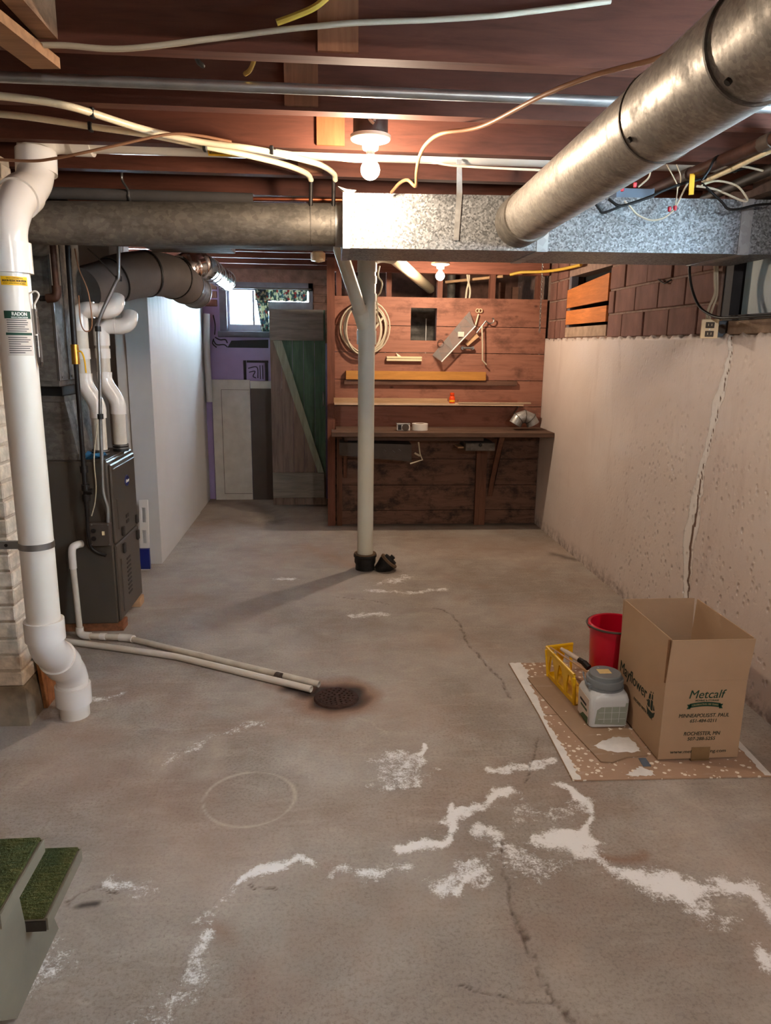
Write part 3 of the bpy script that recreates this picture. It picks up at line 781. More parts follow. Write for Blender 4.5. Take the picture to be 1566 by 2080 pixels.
# drywall enclosure at the left
wall_dry = sempty('wall_left'); wall_dry['label'] = 'grey and white drywall enclosure beyond the furnace'
DX = -1.14
MB().box((-1.29, 4.92, 0), (DX, 6.48, 1.862)).build('drywall_panel', 'drywall', wall_dry)
MB().box((-1.295, 6.483, 0), (DX - .006, 7.09, 1.88)).build('drywall_panel', 'skim', wall_dry)
MB().box((DX - .002, 4.925, 1.35), (DX + .0015, 6.478, 1.860)).build('skim_coat', 'skim', wall_dry)
MB().box((-1.36, 4.94, 0), (-1.292, 5.02, 2.15)).build('corner_strip', 'white', wall_dry)
MB().box((-2.1, 5.35, 0), (-1.36, 5.42, 2.35)).build('rear_panel', 'drywall', wall_dry)
MB().box((-1.37, 5.02, 0), (-1.36, 5.36, 2.15)).build('side_panel', 'drywall', wall_dry)
for y in (6.55, 6.95): MB().box((-1.25, y, 1.881), (-1.16, y + .04, 1.93)).build('stud_end', 'pine', wall_dry)

# back wall, purple below, brick above, with the lit window
wall_back = sempty('wall_back'); wall_back['label'] = 'purple painted back wall with dark brick above'
BY = 7.1
MB().box((-1.5, BY, 0), (-.99, BY + .2, 2.35)).build('wall_face', 'purple', wall_back)
MB().box((-.99, BY, 0), (-.13, BY + .2, 1.56)).build('wall_face', 'purple', wall_back)
MB().box((-.13, BY, 0), (2.0, BY + .2, 2.35)).build('wall_face', 'brick_dark', wall_back)
MB().box((-.99, BY, 2.04), (-.13, BY + .2, 2.35)).build('wall_face', 'brick_dark', wall_back)
MB().box((-.13, BY - .006, 0), (.1, BY + .01, 1.5)).build('wall_face', 'purple', wall_back)
bm_ = None
for r in range(5):
    for c_ in range(2 if r % 2 else 3):
        o = MB().box((0, 0, 0), (.19, .02, .06)).build('brick', 'brick_dark', wall_back, .004, True) if bm_ is None else bpy.data.objects.new('brick', bm_)
        if bm_ is None: bm_ = o.data
        else: C.objects.link(o); o.parent = wall_back
        o.location = (-.125 + c_ * .2 - (.1 if r % 2 == 0 and c_ else 0), BY - .012, 1.72 + r * .075)
for k in range(4):
    o = bpy.data.objects.new('brick', bm_); C.objects.link(o); o.parent = wall_back; o.location = (-1.2 + .0 * k, BY - .012, 1.62 + .075 * k + .2)
# mural lines on the purple paint
mur = []
def mural(pp, r=.006):
    mur.append(MB().tube(cr([P(a, b, 'y', BY) + Vector((0, -.003, 0)) for a, b in pp], 6), r, 5).build('mural_line', 'txt', wall_back))
mural([(437, 685), (447, 690), (458, 690), (462, 697)]); mural([(433, 690), (440, 700), (455, 700), (462, 705)])
mural([(434, 688), (432, 698), (440, 706)]); mural([(433, 640), (437, 660), (436, 680)])
MB().prism([(P(a, b, 'y', BY).x, P(a, b, 'y', BY).z) for a, b in ((462, 706), (470, 692), (545, 690), (545, 707))], 'y', BY - .004, BY + .01).build('mural_band', 'txt', wall_back)
fp = [P(a, b, 'y', BY) for a, b in ((494, 732), (545, 732), (545, 775), (494, 775))]
for a, b in (((494, 732), (501, 775)), ((501, 732), (545, 737)), ((538, 737), (545, 775))):
    p0, p1 = P(*a, 'y', BY), P(*b, 'y', BY); MB().box((p0.x, BY - .004, p1.z), (p1.x, BY + .01, p0.z)).build('mural_frame', 'txt', wall_back)
for pp in ([(504, 748), (522, 746), (524, 768)], [(506, 756), (518, 754), (514, 764), (520, 768)], [(528, 742), (529, 770)], [(533, 742), (534, 770)]): mural(pp, .004)
# window in the back wall
win = sempty('window_4'); win['label'] = 'small bright daylight window in the purple back wall'
for (x0, x1, z0, z1, nm, mt) in ((-.99, -.925, 1.57, 2.04, 'frame_side', 'frame_old'), (-.17, -.13, 1.57, 2.04, 'frame_side', 'frame_old'), (-.99, -.13, 1.97, 2.04, 'frame_head', 'frame_old')):
    MB().box((x0, BY - .02, z0), (x1, BY + .12, z1)).build(nm, mt, win)
MB().box((-1.01, BY - .05, 1.545), (-.11, BY + .10, 1.60)).build('sill', 'frame_old', win, .005)
MB().box((-.925, BY + .03, 1.60), (-.17, BY + .07, 1.665)).build('bottom_rail', 'sash', win)
MB().box((-.925, BY + .03, 1.665), (-.902, BY + .07, 1.97)).build('stile', 'sash', win)
MB().box((-.692, BY + .025, 1.665), (-.675, BY + .075, 1.97)).build('mullion', 'frame_old', win)
MB().box((-.902, BY + .048, 1.665), (-.692, BY + .052, 1.97)).build('pane', 'glass', win)
MB().box((-.675, BY + .048, 1.665), (-.17, BY + .052, 1.97)).build('pane', 'glass', win)

MB().box((-.56, BY - .012, 1.785), (-.13, BY + .075, 1.872)).build('cross_rail', 'frame_old', win)
# hidden enclosing walls (behind the camera and at far left)
struct(MB().box((-2.2, -1.9, 0), (2.1, -1.7, 2.35)).build('wall_front', 'plainwall'))['label'] = 'plain basement wall behind the camera'
struct(MB().box((-2.3, -1.9, 0), (-2.1, 7.3, 2.35)).build('wall_far_left', 'plainwall'))['label'] = 'plain basement wall behind the furnace'
struct(MB().box((1.99, -1.9, 2.12), (2.2, 7.3, 2.35)).build('trim_1', 'plainwall'))['label'] = 'rim above the right wall'

# ceiling: subfloor with joists
ceil = struct(MB().box((-2.3, -1.9, 2.35), (2.2, 7.4, 2.40)).build('ceiling', 'subfloor')); ceil['label'] = 'underside of the floor above with exposed red joists'
JZ = 2.15
for k in range(-8, 13):
    Y = 1.935 + .42 * k
    MB().box((-2.1, Y, JZ), (1.99, Y + .05, 2.35)).build('joist', 'joist', ceil)
for (px0, px1, py0, py1, Yp, mt) in ((645, 728, 2.155, 0, 1.923, 'block'), (577, 646, 0, 0, 2.343, 'block'), (643, 700, 0, 0, 2.763, 'block_red'), (604, 655, 0, 0, 3.183, 'block')):
    a = P(px0, 60 if Yp < 2 else (170 if Yp < 2.5 else 255), 'y', Yp).x; b = P(px1, 60 if Yp < 2 else (170 if Yp < 2.5 else 255), 'y', Yp).x
    MB().box((a, Yp, JZ + (.008 if Yp < 2 else .01)), (b, Yp + .012, 2.34)).build('cleat', mt, ceil)
# stair-well trimmer and diagonal brace at the upper left
MB().box((-.66, .6, JZ + .01), (-.615, 1.934, 2.349)).build('trimmer', 'joist_tan', ceil)
MB().box((-.70, .6, JZ + .012), (-.665, 1.934, 2.349)).build('trimmer', 'joist', ceil)
a, b = P(-60, 10, 'z', 2.135), P(93, 128, 'z', 2.135)
bd = (b - a).normalized(); sd = Vector((-bd.y, bd.x, 0))
q = [a - sd * .035, b - sd * .035 + bd * .0, b + sd * .035, a + sd * .035]
MB().hexa([(p.x, p.y, 2.122) for p in q] + [(p.x, p.y, 2.146) for p in q]).build('brace', 'brace', ceil)

# wood board partition at the workbench
wall_wood = sempty('wall_rear'); wall_wood['label'] = 'reddish horizontal board partition behind the workbench'
WY = 6.02
zb = [0.0, .122, .34, .563, .779, 1.003, 1.216, 1.433, 1.643, 1.868]
hx0, hx1, hz0, hz1 = .672, .882, 1.53, 1.784
for i, (a, b) in enumerate(zip(zb[:-1], zb[1:])):
    a += .002; b -= .003; dy = random.uniform(-.002, .002)
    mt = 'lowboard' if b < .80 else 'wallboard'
    x0, x1 = .055, 1.783
    if a < hz0 < b: poly = [(x0, a), (x1, a), (x1, b), (hx1, b), (hx1, hz0), (hx0, hz0), (hx0, b), (x0, b)]
    elif a < hz1 < b: poly = [(x0, a), (hx0, a), (hx0, hz1), (hx1, hz1), (hx1, a), (x1, a), (x1, b), (x0, b)]
    else: poly = [(x0, a), (x1, a), (x1, b), (x0, b)]
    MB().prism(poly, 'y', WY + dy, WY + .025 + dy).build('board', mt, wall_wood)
MB().box((0, WY - .045, 0), (.062, WY + .055, 2.148)).build('post', 'stud', wall_wood)
MB().box((.0, WY + .0, 2.052), (1.785, WY + .09, 2.148)).build('top_plate', 'plate', wall_wood)
for x in (.075, .474, .885, 1.315, 1.70): MB().box((x, WY + .026, 0), (x + .042, WY + .10, 2.052)).build('stud', 'stud', wall_wood)

# ================================================================== LEFT SIDE
# whitewashed brick chimney
ch = thing('brick_chimney', 'whitewashed brick chimney behind the tall white vent pipe', 'chimney', (-1.6, 2.9, 0))
CHX, CHY, CHB = -1.195, 2.74, 3.10
MB().box((-2.09, CHY + .008, 0), (CHX - .008, CHB, 2.149)).build('mortar_core', 'white_mortar', ch)
bms = {}
def wbrick(x0, x1, y0, y1, z):
    k = (round(x1 - x0, 3), round(y1 - y0, 3))
    if k not in bms:
        o = MB().box((0, 0, 0), (x1 - x0, y1 - y0, .058)).build('brick', 'white_brick', ch, .005, True); bms[k] = o.data
    else:
        o = bpy.data.objects.new('brick', bms[k]); C.objects.link(o); o.parent = ch
    o.location = Vector((x0 + random.uniform(-.003, .003), y0 + random.uniform(-.002, .002), z)) - Vector(ch['_org'])
for r in range(30):
    z = .16 + r * .068
    if z > 2.08: break
    if r % 2:
        wbrick(CHX - .20, CHX, CHY, CHY + .10, z); wbrick(CHX - .40, CHX - .21, CHY, CHY + .10, z)
        wbrick(CHX - .10, CHX, CHY + .11, CHY + .30, z)
    else:
        wbrick(CHX - .10, CHX, CHY, CHY + .19, z); wbrick(CHX - .30, CHX - .11, CHY, CHY + .10, z)
        wbrick(CHX - .10, CHX, CHY + .20, CHY + .35, z)
MB().hexa([(-1.7, CHY - .02, 0), (CHX + .018, CHY - .02, 0), (CHX + .018, CHB, 0), (-1.7, CHB, 0),
           (-1.7, CHY - .004, .16), (CHX + .004, CHY - .004, .16), (CHX + .004, CHB, .16), (-1.7, CHB, .16)]).build('parged_foot', 'parge', ch)
tag(MB().hexa([(CHX + .020, 2.86, .002), (CHX + .034, 2.86, .002), (CHX + .034, 3.10, .002), (CHX + .020, 3.10, .002),
               (CHX + .006, 2.84, .33), (CHX + .02, 2.84, .33), (CHX + .02, 3.10, .33), (CHX + .006, 3.10, .33)]).build('strand_board', 'osb'),
    'rough brown strand board scrap against the chimney foot', 'board')

# radon vent pipe
rp = thing('vent_pipe', 'tall white plastic radon vent pipe rising along the left edge', 'pipe', (-1.03, 2.80, 0))
PR, FR = .057, .0685
pa, pb_, pc = Vector((-1.03, 2.80, 0)), Vector((-1.022, 2.56, .42)), Vector((-1.02, 2.56, 1.72))
MB().tube([(-1.03, 2.80, 0), (-1.03, 2.80, .08)], PR, 28).build('pipe_stub', 'pvc', rp)
MB().tube([(-1.03, 2.80, .055), (-1.03, 2.80, .135)], FR, 28).build('coupling', 'pvc_joint', rp)
s1 = [(-1.03, 2.80, .13), (-1.03, 2.80, .16), (-1.029, 2.775, .205), (-1.0265, 2.72, .255), (-1.024, 2.645, .325), (-1.023, 2.585, .375), (-1.022, 2.56, .42), (-1.022, 2.56, .45)]
MB().tube(cr(s1, 5), .061, 28).build('offset_bend', 'pvc_joint', rp)
v = (Vector(s1[4]) - Vector(s1[3])).normalized(); mid = (Vector(s1[4]) + Vector(s1[3])) / 2
MB().tube([mid - v * .04, mid + v * .04], FR, 28).build('coupling', 'pvc_joint', rp)
MB().tube([(-1.022, 2.56, .43), (-1.022, 2.56, .505)], FR, 28).build('coupling', 'pvc_joint', rp)
MB().tube([(-1.022, 2.56, .5), (-1.02, 2.56, 1.72)], PR, 28).build('pipe', 'pvc', rp)
MB().tube([(-1.02, 2.56, 1.695), (-1.02, 2.56, 1.79)], FR, 28).build('coupling', 'pvc_joint', rp)
s2 = [(-1.02, 2.56, 1.78), (-1.02, 2.565, 1.82), (-1.02, 2.60, 1.875), (-1.02, 2.70, 1.945), (-1.02, 2.80, 1.99), (-1.02, 2.865, 2.02), (-1.02, 2.895, 2.06), (-1.02, 2.90, 2.09)]
s2 = [(-1.02, 2.56, 1.78), (-1.02, 2.56, 1.82), (-1.02, 2.59, 1.87), (-1.02, 2.66, 1.935), (-1.02, 2.745, 1.975), (-1.02, 2.82, 2.02), (-1.02, 2.86, 2.07), (-1.02, 2.87, 2.12)]
MB().tube(cr(s2, 5), .061, 28).build('offset_bend', 'pvc_joint', rp)
v = (Vector(s2[4]) - Vector(s2[3])).normalized(); mid = (Vector(s2[4]) + Vector(s2[3])) / 2
MB().tube([mid - v * .035, mid + v * .035], FR, 28).build('coupling', 'pvc_joint', rp)
MB().tube([(-1.02, 2.865, 2.06), (-1.02, 2.875, 2.135)], FR, 28).build('coupling', 'pvc_joint', rp)
e = [(-1.02, 2.875, 2.13), (-1.02, 2.885, 2.155), (-1.008, 2.91, 2.185), (-.975, 2.935, 2.203), (-.93, 2.945, 2.207), (-.90, 2.945, 2.207)]
MB().tube(cr(e, 5), .062, 28).build('elbow', 'pvc_joint', rp)
MB().tube([(-.91, 2.945, 2.207), (-.845, 2.945, 2.207)], FR, 28).build('coupling', 'pvc_joint', rp)
MB().tube([(-.86, 2.945, 2.207), (1.6, 2.965, 2.218)], PR, 28).build('pipe', 'pvc', rp)
MB().tube([(-1.022, 2.56, .775), (-1.022, 2.56, .797)], .0595, 28).build('strap', 'steel', rp)
MB().box((-1.20, 2.548, .772), (-1.07, 2.562, .80)).build('strap_tab', 'steel', rp)
MB().tube([(-1.12, 2.546, .786), (-1.12, 2.55, .786)], .006, 10).build('screw', 'iron', rp)
# labels wrapped on the pipe
def wrap_plate(name, mat, z0, z1, a0, a1, r, parent, seg=14, cx=-1.02, cy=2.56):
    vs = []; fs = []
    for z in (z0, z1):
        for rr in (r, r + .0006):
            for k in range(seg + 1):
                a = a0 + (a1 - a0) * k / seg; vs.append((cx + rr * math.cos(a), cy + rr * math.sin(a), z))
    n = seg + 1
    for k in range(seg):
        fs += [(n + k, n + k + 1, 3 * n + k + 1, 3 * n + k), (k, 2 * n + k, 2 * n + k + 1, k + 1), (k, k + 1, n + k + 1, n + k), (2 * n + k, 3 * n + k, 3 * n + k + 1, 2 * n + k + 1)]
    return MB().add(vs, fs, True).build(name, mat, parent)
def wrap_text(body, size, z, ang, r, mat, parent, bold=0, width=None, cx=-1.02, cy=2.56, skew=0):
    o = text(body, size, Matrix.Identity(4), mat, parent, 'lettering', bold, 0, width, .0002)
    og = Vector(parent['_org'])
    for vv in o.data.vertices:
        a = ang + vv.co.x / r; zz = z + vv.co.y; rr = r + .0008 + vv.co.z
        vv.co = Vector((cx + rr * math.cos(a), cy + rr * math.sin(a), zz)) - og
    return o
A0, A1 = math.radians(-100), math.radians(-18); AM = (A0 + A1) / 2
wrap_plate('warning_label', 'yel_lab', 1.655, 1.682, A0, A1, PR + .0006, rp)
wrap_text('THIS IS A COMPONENT OF A', .0055, 1.6765, AM, PR + .0006, 'txt', rp, 0, .05)
wrap_text('RADON REDUCTION SYSTEM', .0095, 1.6685, AM, PR + .0006, 'txt', rp, .0004, .073)
wrap_text('DO NOT TAMPER WITH OR DISCONNECT', .0055, 1.6605, AM, PR + .0006, 'txt', rp, 0, .07)
wrap_plate('notice_label', 'paper', 1.435, 1.575, A0, A1, PR + .0006, rp)
wrap_plate('notice_header', 'green_lab', 1.552, 1.576, A0, A1, PR + .0014, rp)
wrap_text('RADON', .016, 1.566, AM + .08, PR + .0016, 'txtw', rp, .0006, .045)
wrap_text('REDUCTION SYSTEM', .0065, 1.5555, AM + .08, PR + .0016, 'txtw', rp, .0002, .05)
wrap_plate('notice_band', 'green_lab', 1.500, 1.508, A0, A1, PR + .0014, rp)
rng = random.Random(3)
mbx = MB()
for k in range(16):
    z = 1.547 - k * .0068
    if 1.497 < z < 1.511: continue
    L = rng.uniform(.35, 1.0) if k % 4 == 3 else rng.uniform(.8, 1.0)
    a0 = A0 + .1; a1 = a0 + (A1 - A0 - .2) * L; n = 8
    vs = []
    for zz in (z - .0011, z + .0011):
        for q_ in range(n + 1):
            a = a0 + (a1 - a0) * q_ / n; vs.append((-1.02 + (PR + .0017) * math.cos(a), 2.56 + (PR + .0017) * math.sin(a), zz))
    mbx.add(vs, [(q_, q_ + 1, n + 2 + q_, n + 1 + q_) for q_ in range(n)])
ln = mbx.build('notice_print', 'txt', rp); ln['kind'] = 'stuff'
# flow label on the horizontal run
og = Vector(rp['_org'])
fl0 = P(420, 310, 'y', 2.89)
fo = Vector((fl0.x, 2.945, 2.207 + .0005))
def hwrap(name, mat, x0, x1, a0, a1, r, seg=8):
    vs = []
    for x in (x0, x1):
        for k in range(seg + 1):
            a = a0 + (a1 - a0) * k / seg; vs.append((x, 2.947 - r * math.sin(a), 2.2085 - r * math.cos(a)))
    n = seg + 1
    return MB().add(vs, [(k, k + 1, n + k + 1, n + k) for k in range(seg)], True).build(name, mat, rp)
hwrap('flow_label', 'yel_lab', fl0.x, fl0.x + .115, .25, 1.35, PR + .0012)
o = text('RADON FLOW', .014, Matrix.Identity(4), 'txt', rp, 'lettering', .0003, 0, .075, .0002)
for vv in o.data.vertices:
    a = .72 + vv.co.y / PR; rr = PR + .002 + vv.co.z
    vv.co = Vector((fl0.x + .045 + vv.co.x, 2.947 - rr * math.sin(a), 2.2085 - rr * math.cos(a))) - og
o = curve_plate([(0, .004), (.075, .004), (.075, .011), (.098, 0), (.075, -.011), (.075, -.004), (0, -.004)], [[(.003, .002), (.078, .002), (.078, .006), (.091, 0), (.078, -.006), (.078, -.002), (.003, -.002)]], .0002, Matrix.Identity(4), 'flow_arrow', 'txt', rp)
for vv in o.data.vertices:
    a = .55 + vv.co.y / PR; rr = PR + .002 + vv.co.z
    vv.co = Vector((fl0.x + .006 + vv.co.x, 2.947 - rr * math.sin(a), 2.2085 - rr * math.cos(a))) - og

# u-tube manometer
mm_ = thing('manometer', 'clear u-tube pressure gauge on the side of the white vent pipe', 'gauge', (-.955, 2.56, 1.40))
MB().box((-.962, 2.552, 1.43), (-.956, 2.57, 1.585)).build('backing', 'white', mm_)
MB().box((-.957, 2.550, 1.505), (-.950, 2.558, 1.60)).build('cover', 'steel', mm_)
MB().tube(cr([(-.948, 2.553, 1.59), (-.945, 2.553, 1.50), (-.944, 2.553, 1.42), (-.950, 2.553, 1.40), (-.957, 2.553, 1.42), (-.957, 2.553, 1.50)], 6), .0035, 8).build('tube', 'clear', mm_)
MB().tube(cr([(-.9565, 2.5545, 1.50), (-.9565, 2.5545, 1.42), (-.9505, 2.5545, 1.398), (-.944, 2.5545, 1.415)], 6), .0042, 8).build('fluid', 'black', mm_)
MB().tube(cr([(-.965, 2.55, 1.632), (-.945, 2.55, 1.64), (-.935, 2.55, 1.628), (-.950, 2.55, 1.60), (-.952, 2.552, 1.585)], 6), .003, 8).build('hose', 'pvc', mm_)

# furnace
FX, FY0, FY1, FZ = -1.08, 3.68, 4.15, .903
fu = thing('furnace', 'dark bronze gas furnace with oval blue badge on its door', 'furnace', (-1.42, 3.91, .0))
MB().box((-1.80, FY0, .05), (FX - .014, FY1, FZ)).build('cabinet', 'furnace', fu, .006)
MB().box((FX - .016, FY0 + .014, .475), (FX, FY1 - .012, FZ - .018)).build('upper_door', 'furnace', fu, .006)
MB().box((FX - .016, FY0 + .014, .058), (FX, FY1 - .012, .466)).build('lower_door', 'furnace', fu, .006)
mo = frame((FX + .0015, 3.965, .757), (0, 1, 0), (0, 0, 1)); off = Matrix.Translation(-Vector(fu['_org']))
curve_plate(circ((0, 0), .042, 32, .030), [], .0015, off @ mo, 'badge', 'blue_oval', fu)
curve_plate(circ((0, 0), .040, 32, .028), [circ((0, 0), .037, 32, .025)], .0018, off @ mo, 'badge_rim', 'steel', fu)
text('Carrier', .026, off @ frame((FX + .0035, 3.965, .757), (0, 1, 0), (0, 0, 1)), 'txtw', fu, 'badge_lettering', .0003, .3, .062)
for z0 in (.49,):
    for y in (FY0 + .12, FY1 - .07): MB().box((FX, y, z0), (FX + .014, y + .028, z0 + .05)).build('latch', 'furnace_d', fu, .004)
for y in (FY0 + .12, FY1 - .07): MB().box((FX, y, .395), (FX + .014, y + .028, .45)).build('latch', 'furnace_d', fu, .004)
for k in range(9):
    z = .15 + k * .024
    MB().box((FX - .002, 3.86, z), (FX + .003, 3.93, z + .010)).build('louver', 'furnace_d', fu)
for k in range(2): MB().box((FX - .002, 3.90, .535 + .03 * k), (FX + .003, 3.95, .552 + .03 * k)).build('louver', 'furnace_d', fu)
MB().box((FX - .003, FY0 + .03, .85), (FX + .006, FY1 - .03, .862)).build('door_rib', 'furnace', fu, .002)
MB().box((FX - .003, FY0 + .07, .09), (FX + .005, FY0 + .078, .38)).build('door_rib', 'furnace', fu, .002)
MB().box((FX - .003, FY0 + .07, .54), (FX + .005, FY0 + .078, .70)).build('door_rib', 'furnace', fu, .002)
MB().box((-1.79, FY0 + .01, FZ), (FX - .02, FY1 - .01, FZ + .008)).build('top_panel', 'furnace', fu, .002)
# wood blocks under it
for i, (y, lab) in enumerate(((3.70, 'damp orange-brown wood block under the near corner of the furnace'), (4.06, 'pale wood block under the far corner of the furnace'))):
    tag(MB().box((-1.70, y, 0), (-1.075, y + .085, .05)).build('support_block', 'pallet' if i == 0 else 'pine', None, .003), lab, 'wood block')
# sheet-metal transition and plenum
tr = thing('duct_transition', 'flared sheet metal transition standing on the furnace top', 'duct', (-1.5, 3.9, FZ + .008))
z0, z1 = FZ + .009, 1.225
MB().hexa([(-1.79, FY0 + .005, z0), (-1.225, FY0 + .005, z0), (-1.225, FY1 - .02, z0), (-1.79, FY1 - .02, z0),
           (-1.75, FY0 + .0, z1), (-1.275, FY0 + .0, z1), (-1.275, FY1 - .05, z1), (-1.75, FY1 - .05, z1)]).build('shell', 'galv_old', tr)
MB().box((-1.755, FY0 - .004, z1 - .03), (-1.270, FY1 - .046, z1)).build('collar', 'galv_dark', tr, .003)
MB().box((-1.232, FY0 + .001, z0), (-1.222, FY0 + .009, z0 + .03)).build('corner_seam', 'steel', tr)
tag(MB().box((-1.74, FY0 + .012, z1 + .001), (-1.285, FY1 - .06, z1 + .045)).build('gap_band', 'black'), 'black band standing in for the dark gap between transition and plenum', 'duct')  # solid black band in place of the shaded gap
pl = thing('supply_plenum', 'tall grey sheet metal plenum above the furnace', 'duct', (-1.5, 3.9, 1.272))
MB().box((-1.75, FY0 - .045, 1.272), (-1.275, FY1 - .08, 2.12)).build('shell', 'galv_old', pl)
MB().box((-1.755, FY0 - .051, 1.272), (-1.269, FY1 - .075, 1.30)).build('flange', 'galv_dark', pl, .003)
MB().box((-1.278, FY0 - .048, 1.3), (-1.268, FY0 - .038, 2.11)).build('corner_seam', 'steel', pl)
MB().box((-1.277, 3.78, 1.3), (-1.271, 3.83, 2.11)).build('standing_seam', 'galv_dark', pl)
MB().box((-1.277, 3.90, 1.32), (-1.271, 4.02, 1.60)).build('patch_panel', 'galv_side', pl)
for y in (3.67, 3.80, 3.95): MB().tube([(-1.27, y, 1.315), (-1.264, y, 1.315)], .005, 8).build('screw', 'steel', pl)

# two plastic flue pipes
def flue(name, label, pts, r, group=None):
    t = thing(name, label, 'pipe', pts[0]); 
    return t
fA = thing('flue_pipe', 'white flue pipe on the furnace top with black rubber boot, nearer of two', 'pipe', (-1.155, 3.80, FZ + .008))
fB = thing('flue_pipe', 'white flue pipe at the furnace front edge, farther of two', 'pipe', (-1.115, 4.02, FZ + .008))
for t, x, y, dx, zt, xe in ((fA, -1.155, 3.80, -.055, 1.635, -1.035), (fB, -1.115, 4.02, -.06, 1.565, -1.03)):
    MB().tube([(x, y, FZ + .008), (x, y, FZ + .045)], .041, 24).build('rubber_boot', 'black', t)
    for zz in (.925, .94): MB().tube([(x, y, zz), (x, y, zz + .006)], .043, 24).build('hose_clamp', 'steel', t)
    MB().tube([(x, y, FZ + .04), (x, y, 1.15)], .034, 24).build('pipe', 'pvc_dirty', t)
    MB().tube(cr([(x, y, 1.11), (x, y, 1.16), (x + dx * .25, y, 1.20), (x + dx * .75, y, 1.25), (x + dx, y, 1.29), (x + dx, y, 1.33)], 5), .040, 24).build('offset_bend', 'pvc_joint', t)
    MB().tube([(x + dx, y, 1.32), (x + dx, y, zt - .06)], .034, 24).build('pipe', 'pvc_dirty', t)
    MB().tube([(x + dx, y, zt - .10), (x + dx, y, zt - .055)], .040, 24).build('coupling', 'pvc_joint', t)
    MB().tube([(x + dx, y, 1.40), (x + dx, y, 1.45)], .0385, 24).build('coupling', 'pvc_joint', t)
    MB().tube(cr([(x + dx, y, zt - .06), (x + dx, y, zt - .03), (x + dx + .012, y + .002, zt - .008), (x + dx + .04, y + .005, zt), (x + dx + .07, y + .008, zt)], 5), .040, 24).build('elbow', 'pvc_joint', t)
    MB().tube([(x + dx + .06, y + .008, zt), (xe - .06, y + .02, zt)], .034, 24).build('pipe', 'pvc_joint', t)
    MB().tube(cr([(xe - .075, y + .02, zt), (xe - .05, y + .02, zt), (xe - .02, y + .03, zt + .012), (xe - .01, y + .05, zt + .035), (xe - .012, y + .07, zt + .065)], 5), .041, 24).build('elbow', 'pvc_joint', t)

# gas pipe and conduit
g = thing('gas_pipe', 'black iron gas pipe with brass valve in front of the furnace', 'pipe', (-1.185, 3.62, .62))
a0 = Vector((-1.19, 3.585, 2.12))
MB().tube([(-1.165, 3.585, 2.12), (-1.178, 3.60, 1.46)], .0135, 12).build('riser', 'iron', g)
MB().tube([(-1.178, 3.60, 1.39), (-1.19, 3.625, .64)], .0115, 12).build('drop', 'iron', g)
MB().tube([(-1.178, 3.60, 1.38), (-1.178, 3.60, 1.47)], .018, 12).build('valve_body', 'brass', g)
MB().tube(cr([(-1.165, 3.595, 1.44), (-1.145, 3.59, 1.435), (-1.135, 3.59, 1.40), (-1.132, 3.59, 1.34)], 4), .004, 8).build('valve_handle', 'yel_lab', g)
for z in (.86, .77, .72): MB().tube([(-1.187, 3.622, z), (-1.187, 3.622, z + .03)], .019, 12).build('union', 'iron', g)
MB().tube([(-1.187, 3.622, .765), (-1.155, 3.622, .765)], .015, 10).build('tee_branch', 'iron', g)
MB().tube(cr([(-1.19, 3.625, .65), (-1.195, 3.63, .56), (-1.19, 3.64, .48), (-1.16, 3.645, .445), (-1.12, 3.645, .43)], 5), .009, 10).build('drip_leg', 'iron', g)
cd = thing('wiring_conduit', 'thin grey steel conduit running down to the furnace switch box', 'conduit', (-1.115, 3.64, .60))
MB().tube(cr([P(241, 480, 'y', 3.6), P(241, 560, 'y', 3.6), P(235, 575, 'y', 3.6), P(205, 640, 'y', 3.6), P(199, 670, 'y', 3.61), P(203, 760, 'y', 3.62), P(204, 850, 'y', 3.63), P(207, 940, 'y', 3.64), P(210, 1000, 'y', 3.645), P(218, 1030, 'y', 3.65), P(219, 1062, 'y', 3.655)], 6), .0085, 10).build('conduit', 'emt', cd)
for a, b in ((241, 566), (199, 668), (204, 846)): 
    p = P(a, b, 'y', 3.61); MB().tube([p - Vector((0, 0, .012)), p + Vector((0, 0, .012))], .014, 10).build('tape_wrap', 'black', cd)
sb = thing('switch_box', 'grey metal switch box on the furnace side', 'switch box', (-1.15, 3.665, .47))
p0, p1 = P(178, 1063, 'y', 3.64), P(226, 1110, 'y', 3.64)
MB().box((p0.x, 3.635, p1.z), (p1.x, 3.679, p0.z)).build('plate', 'bakelite', sb, .006)
for a, b in ((190, 1078), (191, 1094)):
    p = P(a, b, 'y', 3.635); MB().tube([p, p - Vector((0, .006, 0))], .012, 16).build('knockout', 'iron', sb)
p = P(210, 1083, 'y', 3.635); MB().box((p.x - .006, 3.630, p.z - .01), (p.x + .006, 3.636, p.z + .01)).build('switch', 'cream', sb)
for a, b in ((186, 1066), (219, 1066), (187, 1106), (222, 1106)):
    p = P(a, b, 'y', 3.635); MB().tube([p, p - Vector((0, .004, 0))], .004, 8).build('screw', 'steel', sb)
rpipe = thing('capped_pipe', 'rusty brown pipe ending in an elbow beside the plenum', 'pipe', (-1.262, 3.5, 1.65))
q0, q1 = P(100, 415, 'y', 3.45), P(115, 590, 'y', 3.45)
MB().tube([q0 + Vector((0, 0, .06)), q1], .0135, 12).build('pipe', 'rustpipe', rpipe)
MB().tube(cr([q1 + Vector((0, 0, .02)), q1 + Vector((0, 0, -.01)), q1 + Vector((-.012, 0, -.03)), q1 + Vector((-.045, 0, -.035))], 5), .02, 12).build('elbow', 'rustpipe', rpipe)
MB().tube([q1 + Vector((-.04, 0, -.035)), q1 + Vector((-.075, 0, -.035))], .013, 12).build('nipple', 'iron', rpipe)
MB().tube([q0 + Vector((.0, .0, .03)), q0 + Vector((.06, .02, .012)), q0 + Vector((.12, .04, -.005))], .013, 10).build('branch', 'rustpipe', rpipe)
